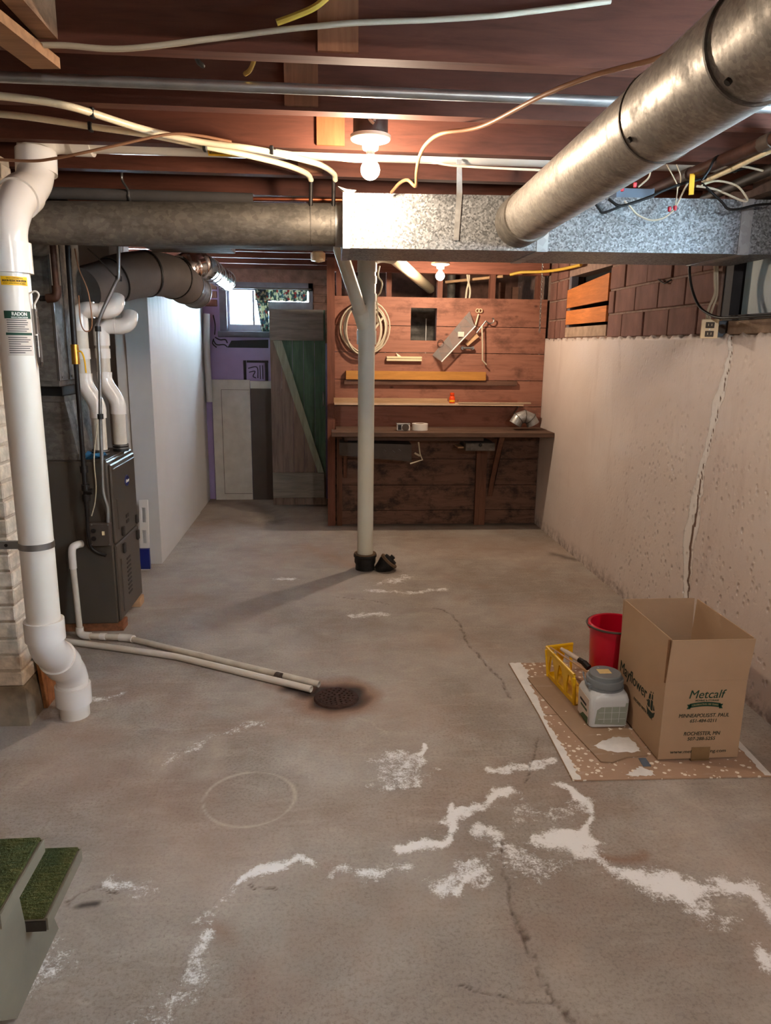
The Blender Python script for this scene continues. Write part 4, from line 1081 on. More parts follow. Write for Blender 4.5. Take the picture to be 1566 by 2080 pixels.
wire('thermostat_wire', 'thin brown wire hanging between the gas pipe and the white flue', 'wire', [P(152, 505, 'y', 3.6), P(160, 545, 'y', 3.6), P(178, 590, 'y', 3.6), P(186, 640, 'y', 3.6), P(185, 668, 'y', 3.6), P(172, 672, 'y', 3.6), P(163, 650, 'y', 3.6), P(160, 600, 'y', 3.6)], .003, 'brownwire')
wire('control_wire', 'thin pale wire looping beside the gas pipe on the furnace side', 'wire', [P(198, 860, 'y', 3.63), P(191, 930, 'y', 3.635), P(195, 985, 'y', 3.64), P(193, 1020, 'y', 3.645), P(186, 1048, 'y', 3.65)], .003, 'romex')
wire('support_wire', 'thin grey wire slanting above the flue elbows', 'wire', [P(178, 505, 'y', 3.72), P(205, 530, 'y', 3.70), P(234, 562, 'y', 3.66)], .003, 'steel')
tag(MB().add(*(lambda pts: (pts, [(0, 1, 4, 3), (1, 2, 5, 4), (3, 4, 7, 6), (4, 5, 8, 7)]))([(-1.22 + .05 * i, 3.70 + .05 * j, FZ + .014 + .012 * ((i * 2 + j) % 3)) for j in range(3) for i in range(3)])).build('cloth_rag', 'bluecloth'), 'crumpled blue and white rag on the furnace top', 'rag')
bpy.context.view_layer.update()
o = bpy.data.objects['cloth_rag']; md = o.modifiers.new('s', 'SOLIDIFY'); md.thickness = .006; md.offset = 1

# condensate lines to the floor drain
cp = thing('condensate_pipe', 'stained white drain pipe dropping from the furnace side, then running on the floor', 'pipe', (-1.27, 3.6, 0))
MB().tube(cr([(-1.245, 3.675, .485), (-1.262, 3.65, .485), (-1.275, 3.63, .478), (-1.279, 3.625, .455), (-1.28, 3.625, .43)], 4), .019, 14).build('elbow', 'pvc_joint', cp)
MB().tube([(-1.28, 3.625, .44), (-1.28, 3.625, .37)], .0185, 14).build('coupling', 'pvc_joint', cp)
MB().tube([(-1.28, 3.625, .38), (-1.268, 3.61, .03)], .015, 14).build('pipe', 'pvc_dirty', cp)
MB().tube(cr([(-1.268, 3.61, .06), (-1.267, 3.608, .035), (-1.25, 3.60, .022), (-1.21, 3.59, .02)], 4), .0195, 14).build('elbow', 'pvc_joint', cp)
MB().tube([(-1.22, 3.592, .02), (-1.03, 3.56, .02)], .015, 14).build('pipe', 'pvc_dirty', cp)
MB().tube([(-1.16, 3.583, .02), (-1.13, 3.577, .02)], .0185, 14).build('coupling', 'pvc_joint', cp)
MB().tube(cr([(-1.06, 3.565, .02), (-1.01, 3.555, .02), (-.985, 3.54, .02)], 4), .0195, 14).build('elbow', 'pvc_joint', cp)
MB().pipe((-.99, 3.543, .018), P(648, 1390, 'z', .02), .0145, 14, .003).build('pipe', 'pvc_dirty', cp)
pp2 = [P(100, 1298, 'z', .016), P(300, 1325, 'z', .016), P(360, 1334, 'z', .016), P(632, 1400, 'z', .016)]
c2 = thing('condensate_hose', 'white floor pipe running from behind the vent pipe to the rusty drain', 'pipe', pp2[0])
MB().tube(cr(pp2[:3], 4), .0155, 14).build('pipe', 'pvc', c2); MB().pipe(pp2[2], pp2[3], .0155, 14, .003).build('pipe', 'pvc', c2)
p = P(566, 1375, 'z', .02); MB().tube([p - Vector((.012, -.008, 0)), p + Vector((.012, -.008, 0))], .021, 14).build('clamp', 'bakelite', c2)

# rusty floor drain
dcen = P(683, 1417, 'z', 0); fd = thing('floor_drain', 'round rusted floor drain grate with many holes', 'drain', (dcen.x, dcen.y, 0))
holes = []
for rr, n in ((.018, 5), (.036, 10), (.054, 15), (.071, 20)): holes += [circ((rr * math.cos(2 * PI * k / n + rr * 40), rr * math.sin(2 * PI * k / n + rr * 40)), .0055 if rr < .07 else .004, 8) for k in range(n)]
curve_plate(circ((0, 0), .082, 40), holes, .003, Matrix.Translation((0, 0, .0035)), 'grate', 'rust', fd)
MB().lathe([(.083, -.006), (.083, .006), (.092, .004), (.098, -.004)], (dcen.x, dcen.y, 0), 40).build('rim', 'rust', fd)
MB().lathe([(.0001, -.0045), (.083, -.0045), (.083, -.005), (.0001, -.005)], (dcen.x, dcen.y, 0), 30).build('sump', 'blackgap', fd)

# leaning level tool between furnace and drywall
lv = thing('spirit_level', 'white slotted spirit level leaning behind the furnace', 'level', (-1.235, 4.78, 0))
curve_plate([(0, 0), (.055, 0), (.055, .47), (0, .47)], [[(.014, .18), (.041, .18), (.041, .27), (.014, .27)], [(.014, .32), (.041, .32), (.041, .42), (.014, .42)]], .011,
            frame((-.01, .0, .0), (1, 0, 0), (.0, .12, 1)), 'body', 'white', lv)
o = MB().box((-1.252, 4.765, .01), (-1.184, 4.79, .15)).build('blue_grip', 'blue_oval', lv)

# ================================================================== CENTRE STACK
st = thing('drain_stack', 'cream plastic drain stack standing in the middle of the room', 'pipe', (.25, 4.75, 0))
SX, SY = .25, 4.75
MB().tube([(SX, SY, .09), (SX, SY, 1.52)], .053, 28).build('pipe', 'stack', st)
MB().tube([(SX, SY, 1.49), (SX, SY, 1.575)], .062, 28).build('coupling', 'stack', st)
MB().tube([(SX, SY, 1.57), (SX, SY, 1.76)], .058, 28).build('wye_body', 'stack', st)
for z in (1.755, 1.86, 1.93): MB().tube([(SX, SY, z), (SX, SY, z + .045)], .061, 28).build('coupling', 'stack', st)
MB().tube([(SX, SY, 1.75), (SX, SY, 2.04)], .056, 28).build('upper_pipe', 'stack', st)
MB().tube(cr([(SX - .01, SY - .01, 1.60), (SX - .03, SY - .03, 1.66), (SX - .055, SY - .05, 1.72)], 4), .05, 24).build('wye_branch', 'stack', st)
bp = P(690, 505, 'y', 4.35)
MB().tube([(SX - .035, SY - .035, 1.67), bp + Vector((-.02, -.02, .06))], .040, 24).build('branch_pipe', 'stack', st)
MB().tube([(SX, SY, 1.97), (SX, SY, 2.08)], .060, 28).build('tee', 'stack', st)
MB().tube(cr([(SX, SY, 1.99), (SX + .04, SY + .02, 2.03), (SX + .10, SY + .07, 2.05), (SX + .17, SY + .14, 2.05)], 5), .055, 24).build('sweep', 'stack', st)
MB().tube([(SX + .15, SY + .12, 2.05), (.90, 6.6, 1.975)], .040, 24).build('branch_pipe', 'pex', st)
hb = thing('iron_hub', 'black cast iron hub around the foot of the drain stack', 'pipe', (SX, SY, 0))
MB().lathe([(.054, .0), (.066, .0), (.064, .035), (.072, .05), (.072, .085), (.078, .09), (.078, .105), (.062, .11), (.056, .10)], (SX, SY, 0), 26).build('hub', 'castiron', hb)
MB().lathe([(.054, .098), (.076, .1), (.074, .114), (.055, .112)], (SX, SY, 0), 26).build('rusted_lip', 'rustlip', hb)
co = thing('cleanout_plug', 'black tilted cleanout fitting on the floor right of the stack', 'pipe fitting', (.395, 4.72, 0))
cm = Matrix.Translation((.385, 4.72, .035)) @ Matrix.Rotation(math.radians(42), 4, 'Y')
def lat(prof, M4, name, mat, par): return MB().lathe(prof, (0, 0, 0), 22, M4).build(name, mat, par)
lat([(.045, -.06), (.052, -.02), (.060, .01), (.062, .03)], cm, 'body', 'castiron', co)
lat([(.066, .03), (.066, .045), (.05, .047)], cm, 'flange', 'rustlip', co)
lat([(.046, .045), (.046, .06)], cm, 'plug', 'castiron', co)
MB().box((-.014, -.014, .06), (.014, .014, .082), cm).build('plug_nut', 'castiron', co)

# ================================================================== DUCTS
bd_ = thing('box_duct', 'rectangular galvanised steel duct hung across the ceiling', 'duct', (.9, 3.1, 1.847))
def fy(x): return 2.965 - (x - .064) * .062
DZ0, DZ1, DD = 1.847, 2.046, .41
def duct_sec(x0, x1, nm, mt):
    return MB().hexa([(x0, fy(x0), DZ0), (x1, fy(x1), DZ0), (x1, fy(x1) + DD, DZ0), (x0, fy(x0) + DD, DZ0),
                      (x0, fy(x0), DZ1), (x1, fy(x1), DZ1), (x1, fy(x1) + DD, DZ1), (x0, fy(x0) + DD, DZ1)]).build(nm, mt, bd_)
duct_sec(.066, .83, 'duct_section', 'galv'); duct_sec(.832, 1.612, 'duct_section', 'galv'); duct_sec(1.614, 1.783, 'duct_section', 'galv')
for x in (.83, 1.612):
    a, b = x - .022, x + .022
    MB().hexa([(a, fy(a) - .003, DZ0 - .003), (b, fy(b) - .003, DZ0 - .003), (b, fy(b) + DD, DZ0 - .003), (a, fy(a) + DD, DZ0 - .003),
               (a, fy(a) - .003, DZ1 + .002), (b, fy(b) - .003, DZ1 + .002), (b, fy(b) + DD, DZ1 + .002), (a, fy(a) + DD, DZ1 + .002)]).build('drive_cleat', 'galv_side', bd_)
for a, b in ((.062, .09),):
    MB().hexa([(a, fy(a) - .002, DZ0 - .002), (b, fy(b) - .002, DZ0 - .002), (b, fy(b) + DD, DZ0 - .002), (a, fy(a) + DD, DZ0 - .002),
               (a, fy(a) - .002, DZ1 + .002), (b, fy(b) - .002, DZ1 + .002), (b, fy(b) + DD, DZ1 + .002), (a, fy(a) + DD, DZ1 + .002)]).build('end_cap', 'galv_side', bd_)
hs = thing('hanger_strap', 'bent galvanised strap hanging the box duct from a joist', 'strap', (.5, 2.93, 1.88))
MB().hexa([(.486, 2.931, 1.88), (.506, 2.931, 1.88), (.506, 2.934, 1.88), (.486, 2.934, 1.88), (.492, 2.931, 2.05), (.514, 2.931, 2.05), (.514, 2.934, 2.05), (.492, 2.934, 2.05)]).build('lower_strap', 'galv_side', hs)
MB().hexa([(.492, 2.931, 2.05), (.514, 2.931, 2.05), (.514, 2.934, 2.05), (.492, 2.934, 2.05), (.484, 2.90, 2.16), (.502, 2.90, 2.16), (.502, 2.903, 2.16), (.484, 2.903, 2.16)]).build('upper_strap', 'galv_side', hs)
# round duct to the left
rd = thing('round_duct', 'grey round duct running left from the box duct to the furnace', 'duct', (-.5, 3.17, 1.88))
MB().tube([(.064, 3.165, 1.960), (-.55, 3.175, 1.951), (-1.12, 3.185, 1.942)], .0825, 32).build('duct_pipe', 'galv_old', rd)
for x in (.02, -.06): MB().tube([(x, 3.166, 1.9595), (x - .004, 3.166, 1.9595)], .0845, 32).build('crimp_bead', 'galv_dark', rd)
MB().tube([(.063, 3.165, 1.960), (.035, 3.165, 1.960)], .086, 32).build('collar', 'galv_side', rd)
MB().tube(cr([(-1.10, 3.185, 1.942), (-1.19, 3.20, 1.942), (-1.26, 3.27, 1.942), (-1.30, 3.40, 1.942), (-1.31, 3.62, 1.942)], 5), .083, 28).build('elbow', 'galv_old', rd)
# flat trunk behind it
tag(MB().box((-1.08, 3.30, 1.905), (.03, 3.56, 2.035)).build('trunk_duct', 'galv_dark'), 'flat dull metal trunk duct behind the round grey duct', 'duct')
tag(MB().box((-.98, 4.15, 1.985), (-.52, 4.45, 2.09)).build('branch_duct', 'galv_dark', None, .003), 'short flat metal duct stub above the wrapped bend', 'duct')
# diagonal duct toward the camera
dd = thing('diagonal_duct', 'large shiny round duct running from the box duct toward the viewer', 'duct', (.70, 2.0, 1.86))
ax0, ax1 = Vector((.738, 2.93, 1.953)), Vector((.672, .45, 1.966))
def axp(y): t = (y - ax0.y) / (ax1.y - ax0.y); return ax0.lerp(ax1, t)
DR = .089
MB().tube([axp(2.925), axp(2.76)], DR + .006, 40, True).build('takeoff_collar', 'galv_old', dd)
MB().tube([axp(2.77), axp(2.1), axp(1.62)], DR, 40).build('duct_pipe', 'galv_dirty', dd)
MB().tube([axp(1.64), axp(1.25)], DR + .0025, 40).build('duct_pipe', 'galv_dirty', dd)
MB().tube([axp(1.27), axp(.5)], DR, 40).build('duct_pipe', 'galv_dirty', dd)
for y in (1.628, 1.255): MB().tube([axp(y), axp(y - .006)], DR + .005, 40).build('crimp_bead', 'galv_dark', dd)
for y, a in ((1.60, -2.5), (1.22, -2.3)):
    c_ = axp(y); p = c_ + Vector((math.cos(a), 0, math.sin(a))) * (DR + .002); MB().tube([p, p + Vector((math.cos(a), 0, math.sin(a))) * .006], .006, 10).build('screw', 'iron', dd)
# wrapped duct bend and foil ducts at the back left
wd = thing('wrapped_duct', 'grey wrapped duct bend curving over the drywall top', 'duct', (-1.05, 4.6, 1.7))
path = [P(165, 590, 'y', 4.10), P(205, 578, 'y', 4.25), P(255, 562, 'y', 4.40), P(305, 556, 'y', 4.55), P(345, 562, 'y', 4.75), P(372, 576, 'y', 5.0), P(396, 592, 'y', 5.35)]
cpth = cr(path, 6); n_ = len(cpth)
cuts = [0, 9, 17, 25, n_ - 6, n_ - 1]
rads = [.118, .128, .126, .120, .112]
for i, (a, b) in enumerate(zip(cuts[:-1], cuts[1:])):
    seg_ = cpth[a:b + 1]
    MB().tube(seg_, rads[i], 30).build('wrap_segment', 'wrap' if i < 4 else 'galv_old', wd)
    t_ = (cpth[b] - cpth[b - 1]).normalized(); MB().tube([cpth[b] - t_ * .006, cpth[b] + t_ * .006], rads[i] + .004, 30).build('tape_band', 'black' if i < 3 else 'steel', wd)
fo_ = thing('foil_duct', 'shiny silver foil duct running toward the back window', 'duct', (-.80, 5.8, 1.95))
c0 = P(425, 548, 'y', 5.3)
MB().tube([Vector((c0.x, 5.15, c0.z)), Vector((c0.x, 6.15, c0.z))], .078, 28).build('duct_pipe', 'foil', fo_)
for y in (5.25, 5.42, 6.12): MB().tube([Vector((c0.x, y, c0.z)), Vector((c0.x, y + .012, c0.z))], .081, 28).build('clamp_band', 'steel', fo_)
fx = thing('crumpled_foil', 'crumpled copper-toned foil connector between wrapped duct and foil duct', 'duct', (-.85, 5.2, 1.9))
rng = random.Random(5)
pts_ = cr([P(368, 548, 'y', 4.95), P(388, 540, 'y', 5.05), P(404, 533, 'y', 5.15)], 6)
MB().tube(pts_, .1, 20, True, [.085 + rng.uniform(-.012, .012) for _ in pts_]).build('sleeve', 'foil', fx)

# ================================================================== LAMPS
def lamp(label, x, y, zf, zb, emi, r=.031, boxed=True):
    t = thing('bare_bulb_lamp', label, 'lamp', (x, y, zf))
    if boxed:
        MB().lathe([(.052, .015), (.056, .02), (.056, .065), (.045, .085)], (x, y, zf), 8).build('junction_box', 'bakelite', t)
    else:
        MB().lathe([(.048, .012), (.05, .015), (.05, 2.149 - zf)], (x, y, zf), 8).build('junction_box', 'bakelite', t)
    MB().lathe([(.0235, -.028), (.026, -.024), (.028, -.01), (.062, .0), (.066, .006), (.066, .014), (.05, .018)], (x, y, zf), 28).build('lampholder', 'porcelain', t)
    MB().lathe([(.0135, -.02), (.0135, -.045)], (x, y, zf), 16).build('bulb_base', 'steel', t)
    h = zb - r
    prof = [(.0001, zb - r - zf)]
    for k in range(1, 9):
        a = -PI / 2 + k * (PI / 2 + .7) / 8; prof.append((r * math.cos(a), zb - zf + r * math.sin(a)))
    prof += [(.0175, -.052), (.0145, -.044)]
    MB().lathe(prof, (x, y, zf), 24).build('bulb_glass', emi, t)
    return t
lamp('bare lit bulb in porcelain holder on near joist beside the diagonal duct', .143, 2.56, 2.128, 2.040, 'bulb1')
MB().tube(cr([(.150, 2.50, 2.20), (.152, 2.497, 2.185), (.150, 2.50, 2.17)], 4), .006, 8).build('armored_whip', 'steel', bpy.data.objects['bare_bulb_lamp'])
MB().tube(cr([(.132, 2.50, 2.19), (.138, 2.498, 2.172), (.15, 2.50, 2.162)], 4), .005, 8).build('lead_wire', 'romex', bpy.data.objects['bare_bulb_lamp'])
lamp('bare lit bulb at the far joist above the workbench', .795, 5.32, 2.043, 1.967, 'bulb2', .031, False)
lamp('unseen fill bulb added behind the camera', 1.12, -.55, 2.085, 2.0, 'fill_bulb', .031, False)  # added fill lamp out of view, brightens the foreground floor

# ================================================================== CEILING RUNS
tag(MB().tube([(-2.05, 2.150, 2.144), (1.98, 2.150, 2.144)], .0135, 12).build('steel_conduit', 'emt'), 'straight grey steel conduit crossing under the joists', 'conduit')
wire('pex_line', 'upper cream water tube sweeping from the left then bending down', 'water pipe', [P(-40, 192, 'y', 2.28), P(20, 197, 'y', 2.29), P(90, 206, 'y', 2.31), P(140, 216, 'y', 2.33), P(185, 229, 'y', 2.39), P(290, 262, 'y', 2.54), P(400, 287, 'y', 2.62), P(510, 302, 'y', 2.66), P(590, 318, 'y', 2.75), P(650, 335, 'y', 2.95), P(677, 352, 'y', 3.08), P(681, 366, 'y', 3.12)], .0105, 'pex', 8, 10)
wire('pex_line', 'lower cream water tube crossing the other and bending down nearer the pipe', 'water pipe', [P(-40, 228, 'y', 2.57), P(60, 238, 'y', 2.57), P(185, 257, 'y', 2.59), P(310, 275, 'y', 2.62), P(420, 298, 'y', 2.66), P(510, 317, 'y', 2.75), P(580, 335, 'y', 2.92), P(622, 352, 'y', 3.07), P(632, 366, 'y', 3.12)], .0105, 'pex', 8, 10)
for px, lab in ((632, 'black drop tube under the lower water line'), (678, 'black drop tube under the upper water line')):
    tag(MB().tube([P(px, 362, 'y', 3.12), P(px - 1, 425, 'y', 3.12)], .008, 10).build('drop_tube', 'iron'), lab, 'water pipe')
for i, (a, b, y, lab) in enumerate(((188, 230, 2.395, 'black clip on the upper cream tube near the left'), (184, 258, 2.59, 'black clip on the lower cream tube near the left'), (416, 299, 2.64, 'black clip on the tubes by the yellow flow label'), (552, 306, 2.69, 'black clip on the tubes left of the near bulb'))):
    p = P(a, b, 'y', y); tag(MB().box((p.x - .006, p.y - .013, p.z - .013), (p.x + .006, p.y + .013, p.z + .014)).build('tube_clip', 'black', None, .002), lab, 'clip')
wire('grey_cable', 'thin brown-grey cable dipping across the white elbow at upper left', 'cable', [P(-40, 322, 'y', 2.50), P(60, 327, 'y', 2.5), P(110, 322, 'y', 2.5), P(170, 310, 'y', 2.5), P(250, 292, 'y', 2.52), P(340, 273, 'y', 2.55), P(400, 275, 'y', 2.58), P(470, 288, 'y', 2.62)], .0045, 'brownwire')
wire('white_cable', 'pale cable swagged along the nearest joist', 'cable', [P(70, 92, 'y', 1.93), P(130, 92, 'y', 1.925), P(250, 99, 'y', 1.915), P(420, 80, 'y', 1.91), P(560, 62, 'y', 1.908), P(645, 53, 'y', 1.908), P(730, 46, 'y', 1.908), P(860, 41, 'y', 1.912), P(1000, 32, 'y', 1.912), P(1120, 18, 'y', 1.918), P(1240, 2, 'y', 1.925)], .0065, 'romex', 8, 10)
wire('white_cable', 'thin pale cable passing behind the near bulb', 'cable', [P(560, 305, 'y', 2.74), P(640, 318, 'y', 2.75), P(730, 328, 'y', 2.75), P(800, 322, 'y', 2.75), P(860, 324, 'y', 2.75), P(910, 335, 'y', 2.76), P(1000, 341, 'y', 2.76), P(1110, 346, 'y', 2.76)], .0042, 'romex')
wire('brown_cable', 'brown cable winding from the diagonal duct down behind the near bulb', 'cable', [P(1420, 82, 'z', 2.11), P(1330, 120, 'z', 2.11), P(1210, 152, 'z', 2.115), P(1100, 195, 'z', 2.115), P(980, 256, 'z', 2.12), P(900, 270, 'y', 2.45), P(868, 290, 'y', 2.55), P(852, 318, 'y', 2.62), P(846, 350, 'y', 2.70), P(844, 378, 'y', 2.78), P(828, 366, 'y', 2.80), P(812, 372, 'y', 2.84), P(795, 391, 'y', 2.90)], .006, 'brownwire', 8, 10)
wire('yellow_cable', 'yellow cable end curving up past the nearest joist', 'cable', [P(562, 46, 'y', 1.90), P(600, 32, 'y', 1.90), P(640, 14, 'y', 1.90), P(675, -15, 'y', 1.905)], .0075, 'yellowwire')
wire('yellow_cable', 'short yellow cable looping below the nearest joist', 'cable', [P(516, 108, 'y', 2.02), P(516, 122, 'y', 2.04), P(508, 142, 'y', 2.1), P(498, 150, 'y', 2.14)], .006, 'yellowwire')
wire('black_cable', 'short black cable stub hanging behind the nearest joist', 'cable', [P(396, 104, 'y', 2.02), P(402, 124, 'y', 2.06), P(412, 134, 'y', 2.10)], .006, 'black')
tag(MB().tube([P(398, 219, 'y', 2.74), P(418, 213, 'y', 2.76)], .007, 8).build('wood_peg', 'pine'), 'small pale wooden peg on the second joist', 'peg')
ip = thing('insulated_pipe', 'dark foam sleeved pipe above the round grey duct', 'pipe', (-.7, 3.35, 2.06))
MB().tube([(-1.25, 3.35, 2.085), (-.31, 3.35, 2.083)], .024, 16).build('foam_sleeve', 'insul', ip)
MB().tube([(-.32, 3.35, 2.083), (.09, 3.35, 2.090)], .010, 12).build('copper_pipe', 'copper', ip)
hk = thing('pipe_hook', 'small steel hook strap holding the foam sleeved pipe', 'hook', (-.86, 3.32, 2.06))
q0 = P(243, 362, 'y', 3.20)
MB().tube(cr([Vector((q0.x, 3.243, 2.16)), Vector((q0.x, 3.24, 2.12)), Vector((q0.x, 3.32, 2.10)), Vector((q0.x, 3.325, 2.075)), Vector((q0.x, 3.35, 2.058)), Vector((q0.x, 3.377, 2.08))], 5), .005, 8).build('strap', 'steel', hk)
# pipes and wires at the upper right
pa_ = thing('sprinkler_pipe', 'brown steel pipe slanting above the box duct at right, nearer of two', 'pipe', (1.35, 2.6, 2.1))
MB().tube([P(1640, 254, 'z', 2.118), P(1290, 400, 'z', 2.118)], .021, 14).build('pipe', 'rustpipe', pa_)
for px, py in ((1560, 288), (1395, 357)):
    p = P(px, py, 'z', 2.118); MB().tube([p - Vector((0, .03, 0)), p + Vector((0, .03, 0))], .025, 14).build('coupling', 'bakelite', pa_)
tag(MB().tube([P(1640, 312, 'z', 2.118), P(1430, 404, 'z', 2.118)], .020, 14).build('sprinkler_pipe', 'bakelite'), 'grey steel pipe at the far upper right corner, farther of two', 'pipe')
tag(MB().tube(cr([P(1640, 275, 'z', 2.10), P(1566, 304, 'z', 2.10), P(1480, 345, 'z', 2.10), P(1430, 367, 'z', 2.10)], 6), .011, 10).build('taped_line', 'pex'), 'pale taped line running along the brown steel pipe', 'pipe')
jb = thing('metal_junction_box', 'open blue-grey junction box on top of the box duct', 'junction box', (1.2, 2.98, 2.048))
p0, p1 = P(1252, 396, 'y', 2.93), P(1331, 372, 'y', 2.93)
MB().box((p0.x, 2.93, 2.049), (p1.x, 3.01, 2.052)).build('base', 'greybox', jb)
for a, b in (((p0.x, 2.93, 2.052), (p1.x, 2.933, 2.085)), ((p0.x, 3.007, 2.052), (p1.x, 3.01, 2.095)), ((p0.x, 2.933, 2.052), (p0.x + .003, 3.007, 2.09)), ((p1.x - .003, 2.933, 2.052), (p1.x, 3.007, 2.09))):
    MB().box(a, b).build('side', 'greybox', jb)
yy = lambda px: fy(1.2) - .03
WYr = 2.86
def rw(lab, pts, r, mt, name='loose_wire', y=WYr):
    return wire(name, lab, 'wire', [P(a, b, 'y', y) for a, b in pts], r, mt, 6, 8)
rw('thin tan wire hanging in a long loop over the box duct', [(1268, 408), (1280, 420), (1295, 436), (1320, 447), (1345, 444), (1365, 430), (1375, 415), (1390, 385), (1398, 370)], .0035, 'romex', 'loop_wire', 2.80)
rw('thin white wire with red tip hanging beside the yellow tag', [(1354, 334), (1368, 360), (1376, 380), (1373, 410), (1371, 422)], .0022, 'romex', 'bell_wire', 2.80)
rw('second thin white wire hanging beside the yellow tag', [(1374, 334), (1382, 355), (1382, 372), (1376, 384)], .0022, 'romex', 'bell_wire', 2.80)
rw('thin white wire curling from under the diagonal duct', [(1322, 342), (1318, 360), (1306, 372), (1296, 380)], .0035, 'romex', 'bell_wire', 2.80)
rw('thick black cable resting along the duct top toward the junction box', [(1236, 404), (1258, 418), (1285, 412), (1320, 400), (1350, 386), (1390, 372), (1440, 360), (1500, 345), (1580, 322)], .0055, 'blackp', 'black_cable', 2.80)
rw('black cable bending over the right end of the duct', [(1425, 372), (1440, 386), (1466, 410), (1478, 424), (1500, 425), (1535, 417), (1580, 413)], .0048, 'blackp', 'black_cable', 2.78)
rw('black cable looping above the brown steel pipe', [(1425, 366), (1440, 345), (1450, 325), (1462, 317), (1485, 320)], .0048, 'blackp', 'black_cable', 2.62)
rw('black cable drooping at the left of the wires under the diagonal duct', [(1208, 412), (1218, 426), (1226, 432), (1260, 420)], .0045, 'blackp', 'black_cable', 2.80)
rw('pale cable arching between the two steel pipes', [(1425, 376), (1450, 368), (1475, 370), (1500, 380), (1518, 405), (1508, 408), (1480, 396), (1450, 384), (1415, 378)], .004, 'romex', 'pale_cable', 2.78)
rw('short pale cable behind the grey steel pipe', [(1495, 337), (1520, 340), (1550, 347)], .004, 'romex', 'pale_cable', 2.70)
tg = thing('yellow_tag', 'small yellow tag hanging by the brown steel pipe', 'tag', tuple(P(1405, 398, 'y', 2.76)))
a, b, c_, d_ = [P(*q, 'y', 2.76) for q in ((1399, 396), (1409, 395), (1412, 352), (1402, 353))]
MB().hexa([a, b, b + Vector((0, .003, 0)), a + Vector((0, .003, 0)), d_, c_, c_ + Vector((0, .003, 0)), d_ + Vector((0, .003, 0))]).build('plate', 'yel_lab', tg)
for px, py, lab in ((1360, 425, 'left red wire nut hanging in front of the duct'), (1371, 423, 'right red wire nut hanging in front of the duct'), (1264, 384, 'red wire nut near the junction box at left'), (1290, 376, 'red wire nut above the junction box')):
    p = P(px, py, 'y', 2.80); tag(MB().lathe([(.003, -.009), (.006, -.007), (.0075, .006), (.005, .009)], p, 10).build('wire_nut', 'red'), lab, 'wire nut')
# smoke detector-like round cap at the far ceiling
p = P(646, 523, 'y', 5.6); t = thing('ceiling_cap', 'small round cream cap on the far ceiling', 'alarm', (p.x, 5.6, p.z))
MB().lathe([(.0001, -.03), (.03, -.03), (.05, -.025), (.053, -.0), (.053, .03), (.03, 2.149 - p.z)], p, 24).build('body', 'cream', t)
MB().lathe([(.0001, -.034), (.012, -.034), (.012, -.03)], p, 14).build('button', 'cream', t)

# ================================================================== WORKBENCH WALL
bn = thing('workbench', 'dark wooden workbench shelf along the red board wall', 'workbench', (.9, 5.8, 0))
BF = 5.61
MB().box((.03, BF, .795), (1.783, 5.80, .832)).build('top_board', 'bench', bn, .003)
MB().box((.066, 5.803, .797), (1.783, WY - .003, .833)).build('top_board', 'bench', bn, .003)
MB().box((.13, BF + .10, .755), (1.24, BF + .13, .794)).build('apron', 'bench', bn)
MB().box((1.245, WY - .045, 0), (1.335, WY - .003, .793)).build('leg', 'bench_leg', bn)
MB().box((.075, WY - .045, 0), (.12, WY - .003, .793)).build('leg', 'bench_leg', bn)
MB().hexa([(1.36, WY - .01, .30), (1.40, WY - .01, .30), (1.40, WY - .003, .24), (1.36, WY - .003, .24), (1.36, BF + .06, .793), (1.40, BF + .06, .793), (1.40, BF + .13, .793), (1.36, BF + .13, .793)]).build('brace', 'bench_leg', bn)
MB().hexa([(.13, WY - .01, .45), (.16, WY - .01, .45), (.16, WY - .003, .40), (.13, WY - .003, .40), (.13, BF + .10, .793), (.16, BF + .10, .793), (.16, BF + .16, .793), (.13, BF + .16, .793)]).build('brace', 'bench_leg', bn)
dr = thing('bench_drawer', 'small grey drawer with round knob hung under the bench', 'drawer', (1.27, 5.75, .70))
p0, p1 = P(947, 898, 'y', 5.66), P(1004, 915, 'y', 5.66)
MB().box((p0.x, 5.665, p1.z), (p1.x, 5.95, .744)).build('drawer_box', 'galv_dark', dr)
MB().box((p0.x - .004, 5.655, p1.z - .004), (p1.x + .004, 5.667, .743)).build('drawer_front', 'galv_dark', dr, .003)
p = P(976, 904, 'y', 5.65); MB().lathe([(.0001, .02), (.012, .018), (.014, .01), (.006, .0)], p + Vector((0, .006, 0)), 14, Matrix.Rotation(PI / 2, 4, 'X')).build('knob', 'iron', dr)
tx = thing('tool_tray', 'long dark sagging metal tray hung under the bench', 'tray', (.45, 5.75, .60))
a, b = P(690, 905, 'y', 5.68), P(836, 907, 'y', 5.68); c_, d_ = P(690, 925, 'y', 5.68), P(836, 938, 'y', 5.68)
MB().hexa([(c_.x, 5.68, c_.z), (d_.x, 5.68, d_.z), (d_.x, 5.9, d_.z), (c_.x, 5.9, c_.z), (a.x, 5.68, .742), (b.x, 5.68, .728), (b.x, 5.9, .728), (a.x, 5.9, .742)]).build('body', 'bakelite', tx)
MB().hexa([(c_.x, 5.676, c_.z + .005), (d_.x + .004, 5.676, d_.z + .002), (d_.x + .004, 5.68, d_.z + .002), (c_.x, 5.68, c_.z + .005), (c_.x, 5.676, c_.z + .013), (d_.x + .004, 5.676, d_.z + .01), (d_.x + .004, 5.68, d_.z + .01), (c_.x, 5.68, c_.z + .013)]).build('rim', 'bakelite', tx)
for px, py in ((782, 915), (800, 917), (812, 914)):
    p = P(px, py, 'y', 5.676); MB().tube([p + Vector((-.01, 0, .008)), p + Vector((.01, 0, -.008))], .003, 6).build('wire_clip', 'steel', tx)
